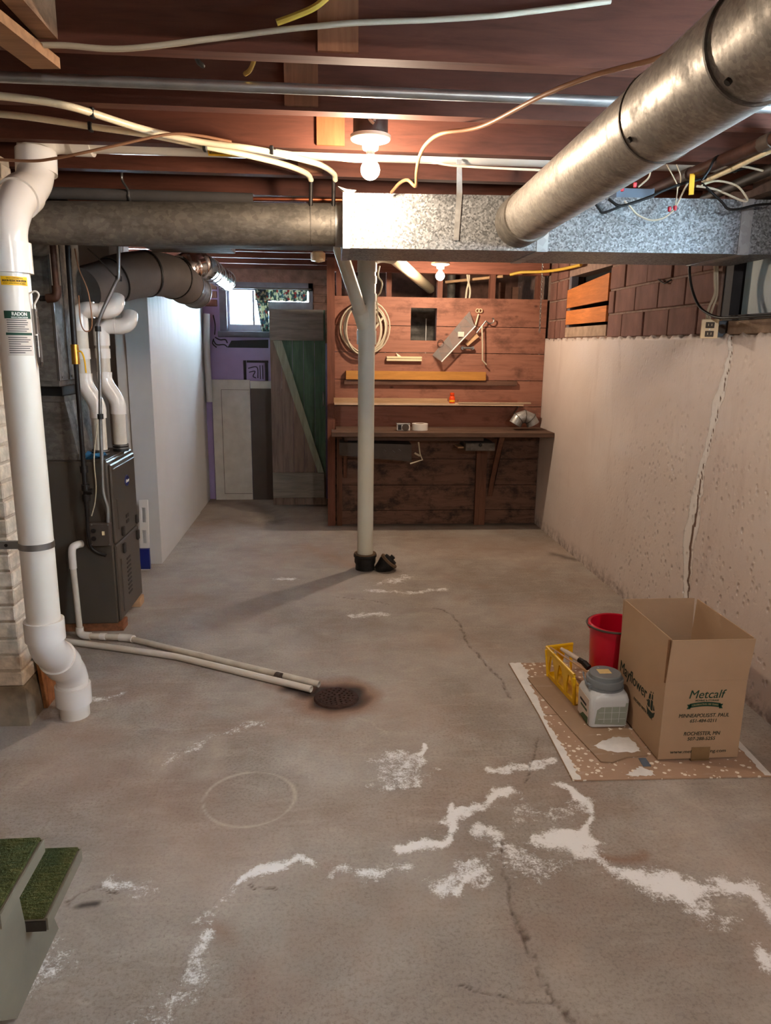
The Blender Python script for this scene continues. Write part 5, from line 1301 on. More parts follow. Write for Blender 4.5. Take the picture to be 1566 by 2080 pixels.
bk = thing('shelf_bracket', 'bent pale metal bracket under the bench beside the dark tray', 'bracket', tuple(P(850, 935, 'y', 5.66)))
MB().tube([P(850, 898, 'y', 5.66), P(853, 922, 'y', 5.66), P(858, 934, 'y', 5.66), P(833, 942, 'y', 5.66)], .006, 8).build('arm', 'romex', bk)
MB().tube([P(842, 920, 'y', 5.66), P(853, 926, 'y', 5.66)], .008, 8).build('stay', 'romex', bk)
tag(MB().box((P(928, 908, 'y', 5.8).x, 5.75, .690), (P(950, 908, 'y', 5.8).x, 5.9, .702)).build('wood_scrap', 'pine'), 'small pale wood scrap beneath the bench beside the drawer', 'wood scrap')
# things on the bench
ra = thing('radio', 'small old white and black portable radio on the bench', 'radio', (.665, 5.72, .833))
p0, p1 = P(806, 880, 'y', 5.70), P(833, 861, 'y', 5.70)
MB().box((p0.x, 5.70, .834), (p1.x, 5.76, p1.z)).build('case', 'white', ra, .004)
MB().box((p0.x + .008, 5.697, .842), (p0.x + .036, 5.701, p1.z - .008)).build('dial_panel', 'txt', ra)
cxr = p1.x - .036; MB().lathe([(.0001, .0), (.026, .0), (.028, .004)], (cxr, 5.70, (.834 + p1.z) / 2), 20, Matrix.Rotation(PI / 2, 4, 'X')).build('speaker', 'bakelite', ra)
MB().box((p0.x - .002, 5.698, p1.z - .006), (p1.x + .002, 5.762, p1.z + .002)).build('trim', 'steel', ra, .001)
p = P(853, 880, 'y', 5.74)
tr_ = thing('tape_roll', 'white roll of tape lying on the bench', 'tape roll', (p.x, 5.76, .834))
MB().lathe([(.036, 0), (.064, 0), (.064, .052), (.036, .052), (.036, 0)], (p.x, 5.76, .834), 28).build('roll', 'white', tr_)
MB().lathe([(.030, .0), (.0355, .0), (.0355, .05), (.030, .05), (.030, 0)], (p.x, 5.76, .834), 28).build('core', 'card', tr_)
el = thing('duct_elbow', 'galvanised round duct elbow standing on the bench end', 'duct elbow', (1.6, 5.8, .834))
cxe, cze, RR = 1.585, .868, .075
segs = [math.radians(a) for a in (172, 128, 88, 48, 8)]
pts_ = [Vector((cxe + RR * math.cos(a), 5.80, cze + RR * math.sin(a) + .0)) for a in segs]
MB().tube(pts_, .052, 24, False).build('elbow_body', 'galv_side', el)
for i in range(1, 4):
    t_ = (pts_[i + 1] - pts_[i - 1]).normalized(); MB().tube([pts_[i] - t_ * .003, pts_[i] + t_ * .003], .0545, 24, True).build('bead', 'galv_dark', el)
# shelf on the wall with sticks
sh = thing('narrow_shelf', 'narrow wall shelf with pale edge above the bench', 'shelf', (.83, 5.97, 1.02))
MB().box((.056, 5.90, 1.018), (1.60, WY - .003, 1.034)).build('shelf_board', 'pine_edge', sh)
MB().tube([(1.56, 5.905, 1.017), (1.545, 5.99, .95)], .006, 8).build('bracket', 'steel', sh)
for (x0, x1, y0, z0, h, d, mt, lab) in ((.052, .98, 5.905, 1.035, .014, .035, 'pine', 'lower pale wood stick on the narrow shelf at left'), (.052, .97, 5.91, 1.050, .022, .03, 'pine', 'upper pale wood stick on the narrow shelf at left'),
        (1.06, 1.66, 5.895, 1.035, .011, .04, 'pine_edge', 'pale stick overhanging the right end of the narrow shelf'), (1.06, 1.55, 5.91, 1.047, .016, .03, 'plate', 'reddish stick lying on the narrow shelf at right')):
    tag(MB().box((x0, y0, z0), (x1, y0 + d, z0 + h)).build('wood_stick', mt), lab, 'wood stick')
p = P(918, 818, 'y', 5.93); ob = thing('glue_bottle', 'small orange plastic bottle on the narrow shelf', 'bottle', (p.x, 5.93, 1.035))
MB().lathe([(.022, 0), (.024, .004), (.024, .045), (.018, .055), (.014, .058)], (p.x, 5.93, 1.035), 18).build('body', 'orange', ob)
MB().lathe([(.015, .058), (.018, .062), (.018, .08), (.014, .084)], (p.x, 5.93, 1.035), 18).build('cap', 'orange', ob)
MB().lathe([(.0245, .012), (.0245, .026)], (p.x, 5.93, 1.035), 18).build('label_band', 'yel_lab', ob)
tag(MB().box((.15, 5.975, 1.216), (1.295, WY - .003, 1.285)).build('trim_board', 'yellow_board', None, .002), 'glossy yellow wood trim board on the red wall', 'board')
tag(MB().box((.135, 5.99, 1.175), (1.56, WY - .003, 1.214)).build('ledge_board', 'darkboard', None, .002), 'dark weathered ledge board below the yellow trim board', 'board')
bs = thing('beige_rail', 'short beige plastic rail fixed to the red wall', 'rail', (.62, 6.0, 1.36))
for z in (1.365, 1.385): MB().box((.478, 5.985, z), (.765, WY - .003, z + .017)).build('strip', 'cream', bs, .002)
MB().add([(.57, 5.99, 1.40), (.60, 5.99, 1.40), (.555, 6.0, 1.43), (.57, 5.995, 1.40), (.60, 5.995, 1.40), (.555, 6.005, 1.43)], [(0, 1, 2), (5, 4, 3), (0, 3, 4, 1), (1, 4, 5, 2), (2, 5, 3, 0)]).build('clip', 'cream', bs)
# cable coil
cc = thing('cable_coil', 'large coil of pale cable hung on the red wall behind the stack', 'cable coil', (.30, 5.98, 1.41))
rng = random.Random(11)
for k in range(7):
    cxk, czk = .300 + rng.uniform(-.02, .02), 1.615 + rng.uniform(-.012, .012); rx, rz = .165 + .022 * rng.random() + (.0 if k < 5 else -.03), .185 + .03 * rng.random()
    yk = 6.005 - .011 * k
    pts_ = [Vector((cxk + rx * math.cos(2 * PI * j / 28), yk - .004 * math.sin(2 * PI * j / 28), czk + rz * math.sin(2 * PI * j / 28))) for j in range(29)]
    MB().tube(pts_, .0055, 8, False).build('cable_loop', 'romex', cc)
MB().tube([(.38, 5.95, 1.62), (.44, 5.95, 1.70)], .009, 8).build('plug_end', 'romex', cc)
# clear divided trough hung at an angle
tb = thing('clear_trough', 'clear plastic divided trough hung at a slant on the red wall', 'tray', tuple(P(920, 690, 'y', 5.95)))
A_, B_ = P(897, 735, 'y', 5.92), P(966, 662, 'y', 5.92); A2, B2 = P(878, 722, 'y', 6.01), P(946, 641, 'y', 6.01)
u_ = (B_ - A_)
def slab(q, th, nm, mt, par):
    n = (q[1] - q[0]).cross(q[3] - q[0]).normalized() * th
    MB().hexa([q[0], q[1], q[2], q[3], q[0] + n, q[1] + n, q[2] + n, q[3] + n]).build(nm, mt, par)
slab([A_, B_, B2, A2], .002, 'floor_panel', 'clear', tb)
up = Vector((-.055, 0, .055))
MB().tube([A_, B_], .005, 8).build('front_edge', 'white', tb)
for k in range(4):
    t_ = .02 + k * .31; b0 = A_ + u_ * t_; b1 = A2 + (B2 - A2) * t_
    slab([b0, b1, b1 + (B2 - A2) * .16 + Vector((0, -.004, 0)), b0 + (B_ - A_) * .02], .002, 'divider', 'clear2', tb)
p0, p1 = P(930, 676, 'y', 5.93), P(942, 681, 'y', 5.93); MB().box((p0.x, 5.92, p1.z - .012), (p1.x, 5.928, p0.z + .008)).build('label_card', 'paper', tb)
hk = thing('steel_hook', 'bent steel hook bracket beside the clear trough', 'hook', tuple(P(985, 740, 'y', 5.98)))
MB().tube([P(968, 676, 'y', 5.97), P(987, 652, 'y', 5.97)], .006, 8).build('arm', 'steel', hk)
MB().tube(cr([P(987, 652, 'y', 5.97), P(994, 657, 'y', 5.97), P(1001, 655, 'y', 5.97), P(1003, 649, 'y', 5.97), P(1000, 646, 'y', 5.97)], 6), .005, 8).build('curl', 'steel', hk)
MB().tube([P(979, 662, 'y', 5.96), P(980, 700, 'y', 5.96), P(980, 732, 'y', 5.96), P(988, 741, 'y', 5.97)], .006, 8).build('long_arm', 'romex', hk)
ph = thing('grab_bar', 'small chrome handle fixed to the red wall', 'handle', tuple(P(948, 710, 'y', 5.99)))
a, b = P(940, 707, 'y', 5.98), P(960, 707, 'y', 5.98)
MB().tube([a, b], .009, 12).build('grip', 'steel', ph)
for p in (a, b): MB().tube([p, p + Vector((0, .035, 0))], .014, 12).build('post', 'steel', ph)
wb = thing('wood_clip', 'small tan wooden clip pinned beside the clear trough', 'clip', tuple(P(960, 695, 'y', 5.99)))
slab([P(945, 698, 'y', 5.98), P(950, 703, 'y', 5.98), P(973, 684, 'y', 5.98), P(967, 677, 'y', 5.98)], -.012, 'body', 'pine', wb)
sc = thing('key_hook', 'wire key-shaped hook on the red wall above the trough', 'hook', tuple(P(967, 660, 'y', 5.99)))
MB().tube([P(966, 660, 'y', 5.995), P(972, 638, 'y', 5.995)], .006, 8).build('shank', 'cream', sc)
for px in (970, 976):
    c_ = P(px, 631, 'y', 5.995); MB().tube([c_ + Vector((.014 * math.cos(2 * PI * j / 14), 0, .014 * math.sin(2 * PI * j / 14))) for j in range(15)], .003, 6, False).build('loop', 'cream', sc)
c_ = P(895, 698, 'y', 6.0); tag(MB().tube([c_ + Vector((.025 * math.cos(2 * PI * j / 18), 0, .028 * math.sin(2 * PI * j / 18))) for j in range(19)], .003, 6, False).build('wire_ring', 'rustpipe'), 'rusty wire ring hung on the red wall', 'ring')
tag(MB().box((.45, 6.55, 0), (1.02, 6.57, 1.88)).build('storeroom_sheet', 'galv_dark'), 'grey sheet seen through the square hole in the red wall', 'panel')
tag(MB().tube([(.86, 6.5, 1.2), (.86, 6.5, 1.72)], .005, 6).build('white_rod', 'white'), 'thin white rod seen through the square hole', 'rod')
wire('stack_cable', 'tangled pale cable hanging beside the top of the drain stack', 'cable', [P(771, 540, 'y', 4.84), P(768, 560, 'y', 4.84), P(776, 575, 'y', 4.84), P(772, 595, 'y', 4.84), P(765, 605, 'y', 4.84), P(767, 630, 'y', 4.84), P(766, 655, 'y', 4.83)], .005, 'romex')
tag(MB().prism([tuple(P(a, b, 'y', 3.0).xz) for a, b in ((686, 378), (705, 384), (724, 386), (716, 394), (708, 396))], 'y', 3.0, 3.03).build('torn_scrap', 'paper'), 'torn grey paper scrap on the box duct end below the bulb', 'scrap')
# hanging chain
ch_ = thing('hanging_chain', 'thin metal chain hanging at the right end of the red wall', 'chain', tuple(P(1096, 672, 'y', 5.9)))
top_, bot_ = P(1103, 520, 'y', 5.74), P(1096, 672, 'y', 5.74); top_.z = 2.14
for k in range(30):
    c_ = top_.lerp(bot_, k / 29); w_ = .006
    dx, dy_ = (1, 0) if k % 2 else (0, 1)
    MB().tube([c_ + Vector((dx * w_ * math.cos(2 * PI * j / 8), dy_ * w_ * math.cos(2 * PI * j / 8), .014 * math.sin(2 * PI * j / 8))) for j in range(9)], .0022, 5, False).build('link', 'steel', ch_)
# storeroom beyond the partition
tag(MB().tube([(1.08, 6.55, 0), (1.08, 6.55, 2.10)], .035, 16).build('storeroom_pipe', 'galv_dark'), 'grey vertical pipe seen through the gap above the boards', 'pipe')
wire('pale_cable', 'two-strand pale cable dropping through the gap above the boards', 'cable', [P(950, 545, 'y', 6.08), P(953, 565, 'y', 6.10), P(948, 590, 'y', 6.10), P(946, 610, 'y', 6.10)], .008, 'romex')
wire('pale_cable', 'crossing strand of pale cable in the gap above the boards', 'cable', [P(948, 545, 'y', 6.07), P(950, 565, 'y', 6.09), P(955, 590, 'y', 6.10), P(953, 610, 'y', 6.10)], .008, 'romex')
for i, (x, y, h, lab) in enumerate(((1.46, 6.35, 2.02, 'upright board scrap in the dark storeroom, left one'), (1.56, 6.30, 1.98, 'upright board scrap in the dark storeroom, right one'))):
    tag(MB().box((x, y, 0), (x + .05, y + .03, h)).build('storeroom_board', 'darkboard'), lab, 'board')
wire('orange_cable', 'orange cable running to the right above the red wall', 'cable', [P(1036, 558, 'y', 5.9), P(1060, 553, 'y', 5.85), P(1100, 552, 'y', 5.75), P(1140, 547, 'y', 5.5), P(1180, 538, 'y', 5.2)], .011, 'yellowwire', 8, 10)
tag(MB().tube([P(905, 573, 'y', 6.3), P(1022, 561, 'y', 6.05)], .012, 10).build('wood_rod', 'pine'), 'thin pale rod lying in the gap above the boards', 'rod')

# ================================================================== BACK LEFT
dq = thing('plank_door', 'old green and grey plank door leaning by the red post', 'door', (-.265, 6.69, 0))
DY = 6.68; nP = 5; xs_ = np.linspace(-.505, -.015, nP + 1)
for i in range(nP):
    o = MB()
    zz = np.linspace(.03, 1.785, 40); x0, x1 = xs_[i] + .0015, xs_[i + 1] - .0015
    vs = []; fs = []
    cols = 5
    for z in zz:
        for k in range(cols): vs.append((x0 + (x1 - x0) * k / (cols - 1), DY, z))
    for z in zz:
        for k in range(cols): vs.append((x0 + (x1 - x0) * k / (cols - 1), DY + .022, z))
    n = len(zz) * cols
    for r in range(len(zz) - 1):
        for k in range(cols - 1):
            a = r * cols + k; fs.append((a, a + 1, a + cols + 1, a + cols)); fs.append((n + a, n + a + cols, n + a + cols + 1, n + a + 1))
        fs.append((r * cols, (r + 1) * cols, n + (r + 1) * cols, n + r * cols)); e_ = r * cols + cols - 1
        fs.append((e_, n + e_, n + e_ + cols, e_ + cols))
    for k in range(cols - 1):
        fs.append((k, n + k, n + k + 1, k + 1)); e_ = (len(zz) - 1) * cols + k; fs.append((e_, e_ + 1, n + e_ + 1, n + e_))
    pk = o.add(vs, fs).build('plank', 'plank', dq)
    at = pk.data.attributes.new('paint', 'FLOAT', 'POINT')
    for j, vv in enumerate(pk.data.vertices):
        x = vv.co.x - .265; z = vv.co.z
        lx = -.47 + (1.52 - z) / (1.52 - .33) * .43
        at.data[j].value = max(0, min(1, (x - lx) / .03 + .5)) * (1 if z > .33 else 0)
MB().box((-.505, DY - .024, 1.52), (-.03, DY - .001, 1.785)).build('top_rail', 'doorrail', dq, .002)
MB().box((-.503, DY - .024, .10), (-.03, DY - .001, .335)).build('bottom_rail', 'doorrail', dq, .002)
MB().prism([(-.475, 1.517), (-.40, 1.517), (-.035, .338), (-.09, .338)][::-1], 'y', DY - .024, DY - .001).build('diagonal_brace', 'doorbrace', dq)
MB().tube(cr([(-.035, DY - .005, .95), (-.035, DY - .03, .97), (-.035, DY - .03, 1.05), (-.035, DY - .005, 1.07)], 4), .006, 8).build('pull_handle', 'steel', dq)
cb = thing('cabinet_door', 'worn white cabinet door standing against the purple wall', 'cabinet door', (-.9, 7.05, 0))
MB().box((-1.085, 7.06, .0), (-.73, 7.08, 1.155)).build('panel', 'cabwhite', cb, .002)
for a, b in (((-1.0, 7.056, .06), (-.997, 7.061, 1.06)), ((-1.0, 7.056, 1.06), (-.735, 7.061, 1.063)), ((-1.0, 7.056, .06), (-.735, 7.061, .063))): MB().box(a, b).build('groove_line', 'bakelite', cb)
bp_ = thing('melamine_sheet', 'dark brown panel with white top strip beside the white cabinet door', 'panel', (-.6, 7.06, 0))
MB().box((-.725, 7.062, 0), (-.42, 7.082, 1.075)).build('panel', 'brownpanel', bp_)
MB().box((-.725, 7.058, 1.075), (-.42, 7.086, 1.145)).build('top_strip', 'cabwhite', bp_)
tag(MB().tube(cr([(-1.105, 7.02, .95), (-1.11, 7.015, 1.4), (-1.10, 7.02, 1.75)], 4), .03, 10).build('rolled_sheet', 'drywall'), 'pale rolled sheet standing in the corner by the drywall', 'roll')
# curtain
cu_ = thing('curtain', 'printed cafe curtain drawn across the back window', 'curtain', (-.45, 7.05, 1.6))
def wavy(x0, x1, ztop, zbot, amp, waves, nm, xb0=None, xb1=None, n=60, rows=8):
    vs = []; fs = []
    for layer in (0, 1):
        for r in range(rows + 1):
            t_ = r / rows; z = ztop + (zbot - ztop) * t_
            a0, a1 = x0 + ((xb0 if xb0 is not None else x0) - x0) * t_, x1 + ((xb1 if xb1 is not None else x1) - x1) * t_
            for k in range(n + 1):
                s_ = k / n; vs.append((a0 + (a1 - a0) * s_, 7.055 + amp * math.sin(2 * PI * waves * s_ + .6 * t_) + .002 * layer, z + .004 * math.sin(40 * s_) * t_))
    w_ = n + 1; L_ = w_ * (rows + 1)
    for r in range(rows):
        for k in range(n):
            a = r * w_ + k; fs.append((a, a + 1, a + w_ + 1, a + w_)); fs.append((L_ + a, L_ + a + w_, L_ + a + w_ + 1, L_ + a + 1))
    return MB().add(vs, fs, True).build(nm, 'curtain', cu_)
wavy(-.66, -.18, 1.975, 1.875, .012, 12, 'valance'); wavy(-.66, -.545, 1.975, 1.60, .012, 4, 'drape', -.61, -.53, 30, 10)
MB().tube([(-.98, 7.045, 1.985), (-.14, 7.045, 1.985)], .006, 8).build('rod', 'bakelite', cu_)

# ================================================================== RIGHT WALL OUTLET
ot = thing('wall_outlet', 'ivory duplex outlet on a grey box at the top of the pink wall', 'outlet', (1.70, 3.3, 1.54))
base_b = P(1458, 668, 'y', 3.262)
MB().box((base_b.x - .045, 3.262, base_b.z - .035), (1.80, 3.31, base_b.z + .035)).build('box', 'greybox', ot, .003)
c_ = (1.742, 3.222, 1.585); MB().lathe([(.018, 0), (.021, 0), (.021, .003), (.018, .003)], (base_b.x + .022, 3.262, base_b.z), 18, Matrix.Rotation(PI / 2, 4, 'X')).build('knockout', 'bakelite', ot)
mo = frame((1.683, 3.30, 1.582), (0, -1, 0), (0, 0, 1)) 
oo = Matrix.Translation(-Vector(ot['_org']))
ang = math.radians(-22)
px_ = Vector((math.cos(ang), math.sin(ang), 0))
base = P(1441, 668, 'y', 3.25); xd = Vector((.72, -.69, 0)).normalized(); xd = Vector((.93, -.37, 0)).normalized(); nd = Vector((-.37, -.93, 0)).normalized(); zd = Vector((0, 0, 1))
def ob_box(u0, u1, w0, w1, d0, d1, nm, mt, bev=0):
    f = lambda u, w, d: base + xd * u + zd * w + nd * d
    MB().hexa([f(u0, w0, d0), f(u1, w0, d0), f(u1, w0, d1), f(u0, w0, d1), f(u0, w1, d0), f(u1, w1, d0), f(u1, w1, d1), f(u0, w1, d1)]).build(nm, mt, ot, bev)
ob_box(-.036, .036, -.042, .042, 0, .010, 'cover_plate', 'outlet', .002)
for w in (-.022, .016):
    ob_box(-.018, .018, w - .013, w + .013, .010, .013, 'receptacle', 'bakelite', .002)
    for u in (-.007, .007): ob_box(u - .0012, u + .0012, w - .004, w + .006, .0128, .0138, 'slot', 'cream')
ob_box(-.003, .003, -.006, -.001, .010, .0125, 'screw', 'steel')
wire('outlet_cable', 'pale cable pair feeding the outlet from above', 'cable', [P(1452, 520, 'y', 3.33), P(1452, 570, 'y', 3.33), P(1452, 597, 'y', 3.32), P(1440, 625, 'y', 3.32), P(1436, 645, 'y', 3.31), P(1440, 655, 'y', 3.30)], .006, 'romex')
wire('outlet_cable', 'second pale cable feeding the outlet, right of the first', 'cable', [P(1457, 520, 'y', 3.33), P(1457, 570, 'y', 3.33), P(1456, 600, 'y', 3.32), P(1448, 625, 'y', 3.32), P(1442, 645, 'y', 3.31), P(1445, 655, 'y', 3.30)], .005, 'romex')
wire('black_cable', 'black cable sagging from the duct to the dark window sill', 'cable', [P(1401, 530, 'y', 3.40), P(1401, 560, 'y', 3.40), P(1407, 592, 'y', 3.38), P(1420, 622, 'y', 3.33), P(1440, 638, 'y', 3.25), P(1462, 645, 'y', 3.17), P(1490, 645, 'y', 3.07), P(1580, 640, 'y', 2.80)], .006, 'blackp', 8, 10)
wire('black_wire', 'short black twisted wire stub in the clay block wall', 'wire', [P(1337, 568, 'x', UX - .004), P(1348, 575, 'x', UX - .02), P(1353, 574, 'x', UX - .02), P(1364, 568, 'x', UX - .004)], .004, 'blackp')

# ================================================================== CARTON GROUP
def ragged(poly, amp, step=.012, seed=1, keep=None):
    rg = random.Random(seed); out = []
    for a, b in zip(poly, poly[1:] + poly[:1]):
        L_ = math.hypot(b[0] - a[0], b[1] - a[1]); n = max(1, int(L_ / step))
        for k in range(n):
            t_ = k / n; x, y = a[0] + (b[0] - a[0]) * t_, a[1] + (b[1] - a[1]) * t_
            fixed = keep and keep(a, b)
            j = 0 if fixed else rg.uniform(-amp, amp); nx_, ny_ = (b[1] - a[1]) / L_, -(b[0] - a[0]) / L_
            out.append((x + nx_ * j, y + ny_ * j))
    return out
mt_ = thing('cardboard_mat', 'large flattened cardboard sheet flecked with paint on the floor', 'cardboard', (1.2, 2.7, 0))
MB().prism([(.850, 2.222), (1.575, 2.205), (1.60, 2.69), (.862, 2.683)], 'z', .001, .0055).build('front_panel', 'mat', mt_)
MB().prism([(.863, 2.687), (1.60, 2.694), (1.61, 3.18), (.860, 3.19)], 'z', .001, .0055).build('rear_panel', 'mat', mt_)
MB().prism(ragged([(.852, 2.224), (.883, 2.224), (.885, 2.50), (.875, 2.60), (.892, 2.75), (.90, 2.95), (.93, 3.1), (.92, 3.187), (.863, 3.187), (.865, 2.683)], .007, .012, 3, lambda a, b: max(a[0], b[0]) < .87), 'z', .0056, .0064).build('paint_edge', 'paint', mt_)
MB().prism(ragged([(1.548, 2.21), (1.574, 2.208), (1.598, 2.688), (1.577, 2.688)], .004, .014, 4, lambda a, b: max(a[0], b[0]) > 1.59 and min(a[0], b[0]) < 1.576), 'z', .0056, .0064).build('paint_edge', 'paint', mt_)
MB().prism(ragged([(1.05, 2.245), (1.10, 2.232), (1.13, 2.238), (1.155, 2.232), (1.15, 2.27), (1.12, 2.29), (1.10, 2.275)], .006, .008, 5), 'z', .0056, .0068).build('paint_blot', 'paint', mt_)
MB().prism([(1.135, 2.29), (1.165, 2.29), (1.168, 2.345), (1.14, 2.345)], 'z', .0056, .0072).build('print_mark', 'greybox', mt_)
m2 = thing('cardboard_scrap', 'smaller brown cardboard sheet under the white tub', 'cardboard', (1.05, 2.65, .006))
MB().prism([(.990, 2.325), (1.03, 2.318), (1.10, 2.35), (1.18, 2.355), (1.185, 2.95), (1.10, 3.03), (.905, 3.02), (.915, 2.90), (.955, 2.55)], 'z', .0066, .011).build('sheet', 'mat2', m2)
rng = np.random.RandomState(2)
pw = ragged([(1.00, 2.435), (1.04, 2.455), (1.10, 2.49), (1.16, 2.485), (1.17, 2.43), (1.165, 2.38), (1.10, 2.378), (1.03, 2.395)], .006, .012, 6)
vs = [(x, y, .0112) for x, y in pw] + [(x * .75 + 1.09 * .25, y * .75 + 2.43 * .25, .0155 + .002 * rng.rand()) for x, y in pw] + [(1.09, 2.43, .0165)]
n = len(pw)
tag(MB().add(vs, [(i, (i + 1) % n, n + (i + 1) % n, n + i) for i in range(n)] + [(n + i, n + (i + 1) % n, 2 * n) for i in range(n)] + [tuple(reversed(range(n)))], True).build('paint_puddle', 'paint'), 'dried grey-white paint smear on the smaller cardboard sheet', 'paint')

bx = thing('moving_box', 'tall open brown moving carton with green lettering', 'box', (1.355, 2.53, .006))
X0, X1, Y0, Y1, ZB, ZC, ZTOP = 1.203, 1.508, 2.322, 2.735, .0125, .322, .483
w_ = .004
def panel(q, nm, mt):   # q: 4 corners outer face ccw seen from outside
    q = [Vector(p) for p in q]; nn = (q[1] - q[0]).cross(q[3] - q[0]).normalized() * -w_
    MB().hexa([q[0], q[1], q[1] + nn, q[0] + nn, q[3], q[2], q[2] + nn, q[3] + nn]).build(nm, mt, bx)
MB().box((X0 + .0042, Y0 + .0042, ZB), (X1 - .0042, Y1 - .0042, ZB + .004)).build('bottom', 'card_in', bx)
panel([(X0, Y0, ZB), (X1, Y0, ZB), (X1, Y0, ZC), (X0, Y0, ZC)], 'side_wall', 'card')
panel([(X1, Y1, ZB), (X0, Y1, ZB), (X0, Y1, ZC), (X1, Y1, ZC)], 'side_wall', 'card')
panel([(X0, Y1 - .0041, ZB), (X0, Y0 + .0041, ZB), (X0, Y0 + .0041, ZC), (X0, Y1 - .0041, ZC)], 'side_wall', 'card')
panel([(X1, Y0 + .0041, ZB), (X1, Y1 - .0041, ZB), (X1, Y1 - .0041, ZC), (X1, Y0 + .0041, ZC)], 'side_wall', 'card')
sp = .010
panel([(X0, Y0, ZC), (X1, Y0, ZC), (X1 + .006, Y0 - sp, ZTOP), (X0 + .004, Y0 - sp, ZTOP)], 'flap', 'card')
panel([(X1 - .002, Y1, ZC), (X0 + .002, Y1, ZC), (X0 + .002, Y1 + .012, ZTOP), (X1 - .002, Y1 + .012, ZTOP)], 'flap', 'card')
panel([(X0, Y1 - .002, ZC), (X0, Y0 + .006, ZC), (X0 + .004, Y0 + .002, ZTOP), (X0 + .004, Y1 - .002, ZTOP)], 'flap', 'card')
panel([(X1, Y0 + .006, ZC), (X1, Y1 - .002, ZC), (X1 + .008, Y1 - .002, ZTOP), (X1 + .008, Y0 + .006, ZTOP)], 'flap', 'card')
MB().box((X0, Y0 - .0012, ZC - .0015), (X1, Y0, ZC + .0015)).build('crease', 'card', bx)
for nm, a, b in (('flap_edge', (X0 - .004, Y0 + .001, ZC - .005), (X0 + .002, Y0 + .006, ZTOP - .002)),): MB().box(a, b).build(nm, 'card_edge', bx)
ofb = Matrix.Translation(-Vector(bx['_org']))
XM = (X0 + X1) / 2 + .004
def ft(body, size, z, mat='ink', bold=.0003, shear=0, width=None, dx=0, dy=0):
    return text(body, size, ofb @ frame((XM + dx, Y0 - .0006 - dy, z), (1, 0, 0), (0, 0, 1)), mat, bx, 'lettering', bold, shear, width, .0002)
ft('Metcalf', .046, .268, 'ink_green', .0002, .22, .138)
ft('MOVING & STORAGE', .010, .2445, 'ink_green', .0002, 0, .088, .006)
rb = []
nn_ = 16
for k in range(nn_ + 1):
    s_ = -1 + 2 * k / nn_; rb.append((.058 * s_, .0085 + .006 * (1 - s_ * s_)))
rb2 = [(.058 * (1 - 2 * k / nn_), -.0085 + .006 * (1 - (1 - 2 * k / nn_) ** 2)) for k in range(nn_ + 1)]
curve_plate(rb + rb2, [], .0002, ofb @ frame((XM, Y0 - .0006, .2245), (1, 0, 0), (0, 0, 1)), 'ribbon', 'ink_green', bx)
for s_ in (-1, 1):
    pts2 = [(s_ * .054, .004), (s_ * .068, .004), (s_ * .063, -.005), (s_ * .068, -.014), (s_ * .054, -.014)]
    curve_plate(pts2, [], .0002, ofb @ frame((XM, Y0 - .0006, .2262), (1, 0, 0), (0, 0, 1)), 'ribbon_tail', 'ink_green', bx)
o = ft('CELEBRATING 100 YEARS', .0095, .2245, 'kraft_ink', .0002, 0, .098, 0, .0006)
for vv in o.data.vertices: vv.co.z += .006 * (1 - ((vv.co.x + bx['_org'][0] - XM) / .058) ** 2)
ft('MINNEAPOLIS/ST. PAUL', .021, .185, 'ink', .00025, .18, .190)
ft('651-484-0211', .019, .164, 'ink', .00025, .18, .100)
ft('ROCHESTER, MN', .021, .113, 'ink', .00025, .18, .138)
ft('507-288-5255', .019, .092, 'ink', .00025, .18, .106)
ft('www.metcalfmoving.com', .019, .041, 'ink', .0002, .12, .212, -.006)
tp = MB().box((1.328, Y0 - .0022, .010), (1.398, Y0 - .0012, .058)).build('packing_tape', 'tape', bx)
MB().box((1.326, Y0 - .012, .0100), (1.396, Y0 - .0012, .0112)).build('packing_tape', 'tape', bx)
def lt(body, size, y, z, mat='ink', bold=.0003, width=None):
    return text(body, size, ofb @ frame((X0 - .0006, y, z), (0, -1, 0), (0, 0, 1)), mat, bx, 'lettering', bold, 0, width, .0002)
lt('Mayflower', .068, 2.585, .205, 'ink', .0009, .255); lt('.', .06, 2.448, .200, 'ink', .001)
lt('PACKED WITH PRIDE', .017, 2.478, .136, 'ink', .0004, .165)
shp = frame((X0 - .0006, 2.415, .178), (0, -1, 0), (0, 0, 1))
def ship(poly): curve_plate(poly, [], .0002, ofb @ shp, 'ship_emblem', 'ink', bx)
ship([(-.034, -.014), (-.020, -.020), (.016, -.020), (.036, -.008), (.030, -.030), (.010, -.046), (-.022, -.040)])
ship([(-.030, -.008), (-.026, .018), (-.010, .018), (-.007, -.008), (-.018, -.012)]); ship([(-.024, .022), (-.018, .044), (-.008, .044), (-.008, .022)])
ship([(-.003, -.010), (-.002, .026), (.013, .026), (.016, -.010), (.006, -.015)]); ship([(.000, .030), (.002, .050), (.010, .050), (.012, .030)])
ship([(.020, -.008), (.020, .016), (.033, -.002)]); ship([(-.012, .048), (-.002, .053), (-.012, .056)]); ship([(.006, .054), (.014, .057), (.006, .061)])

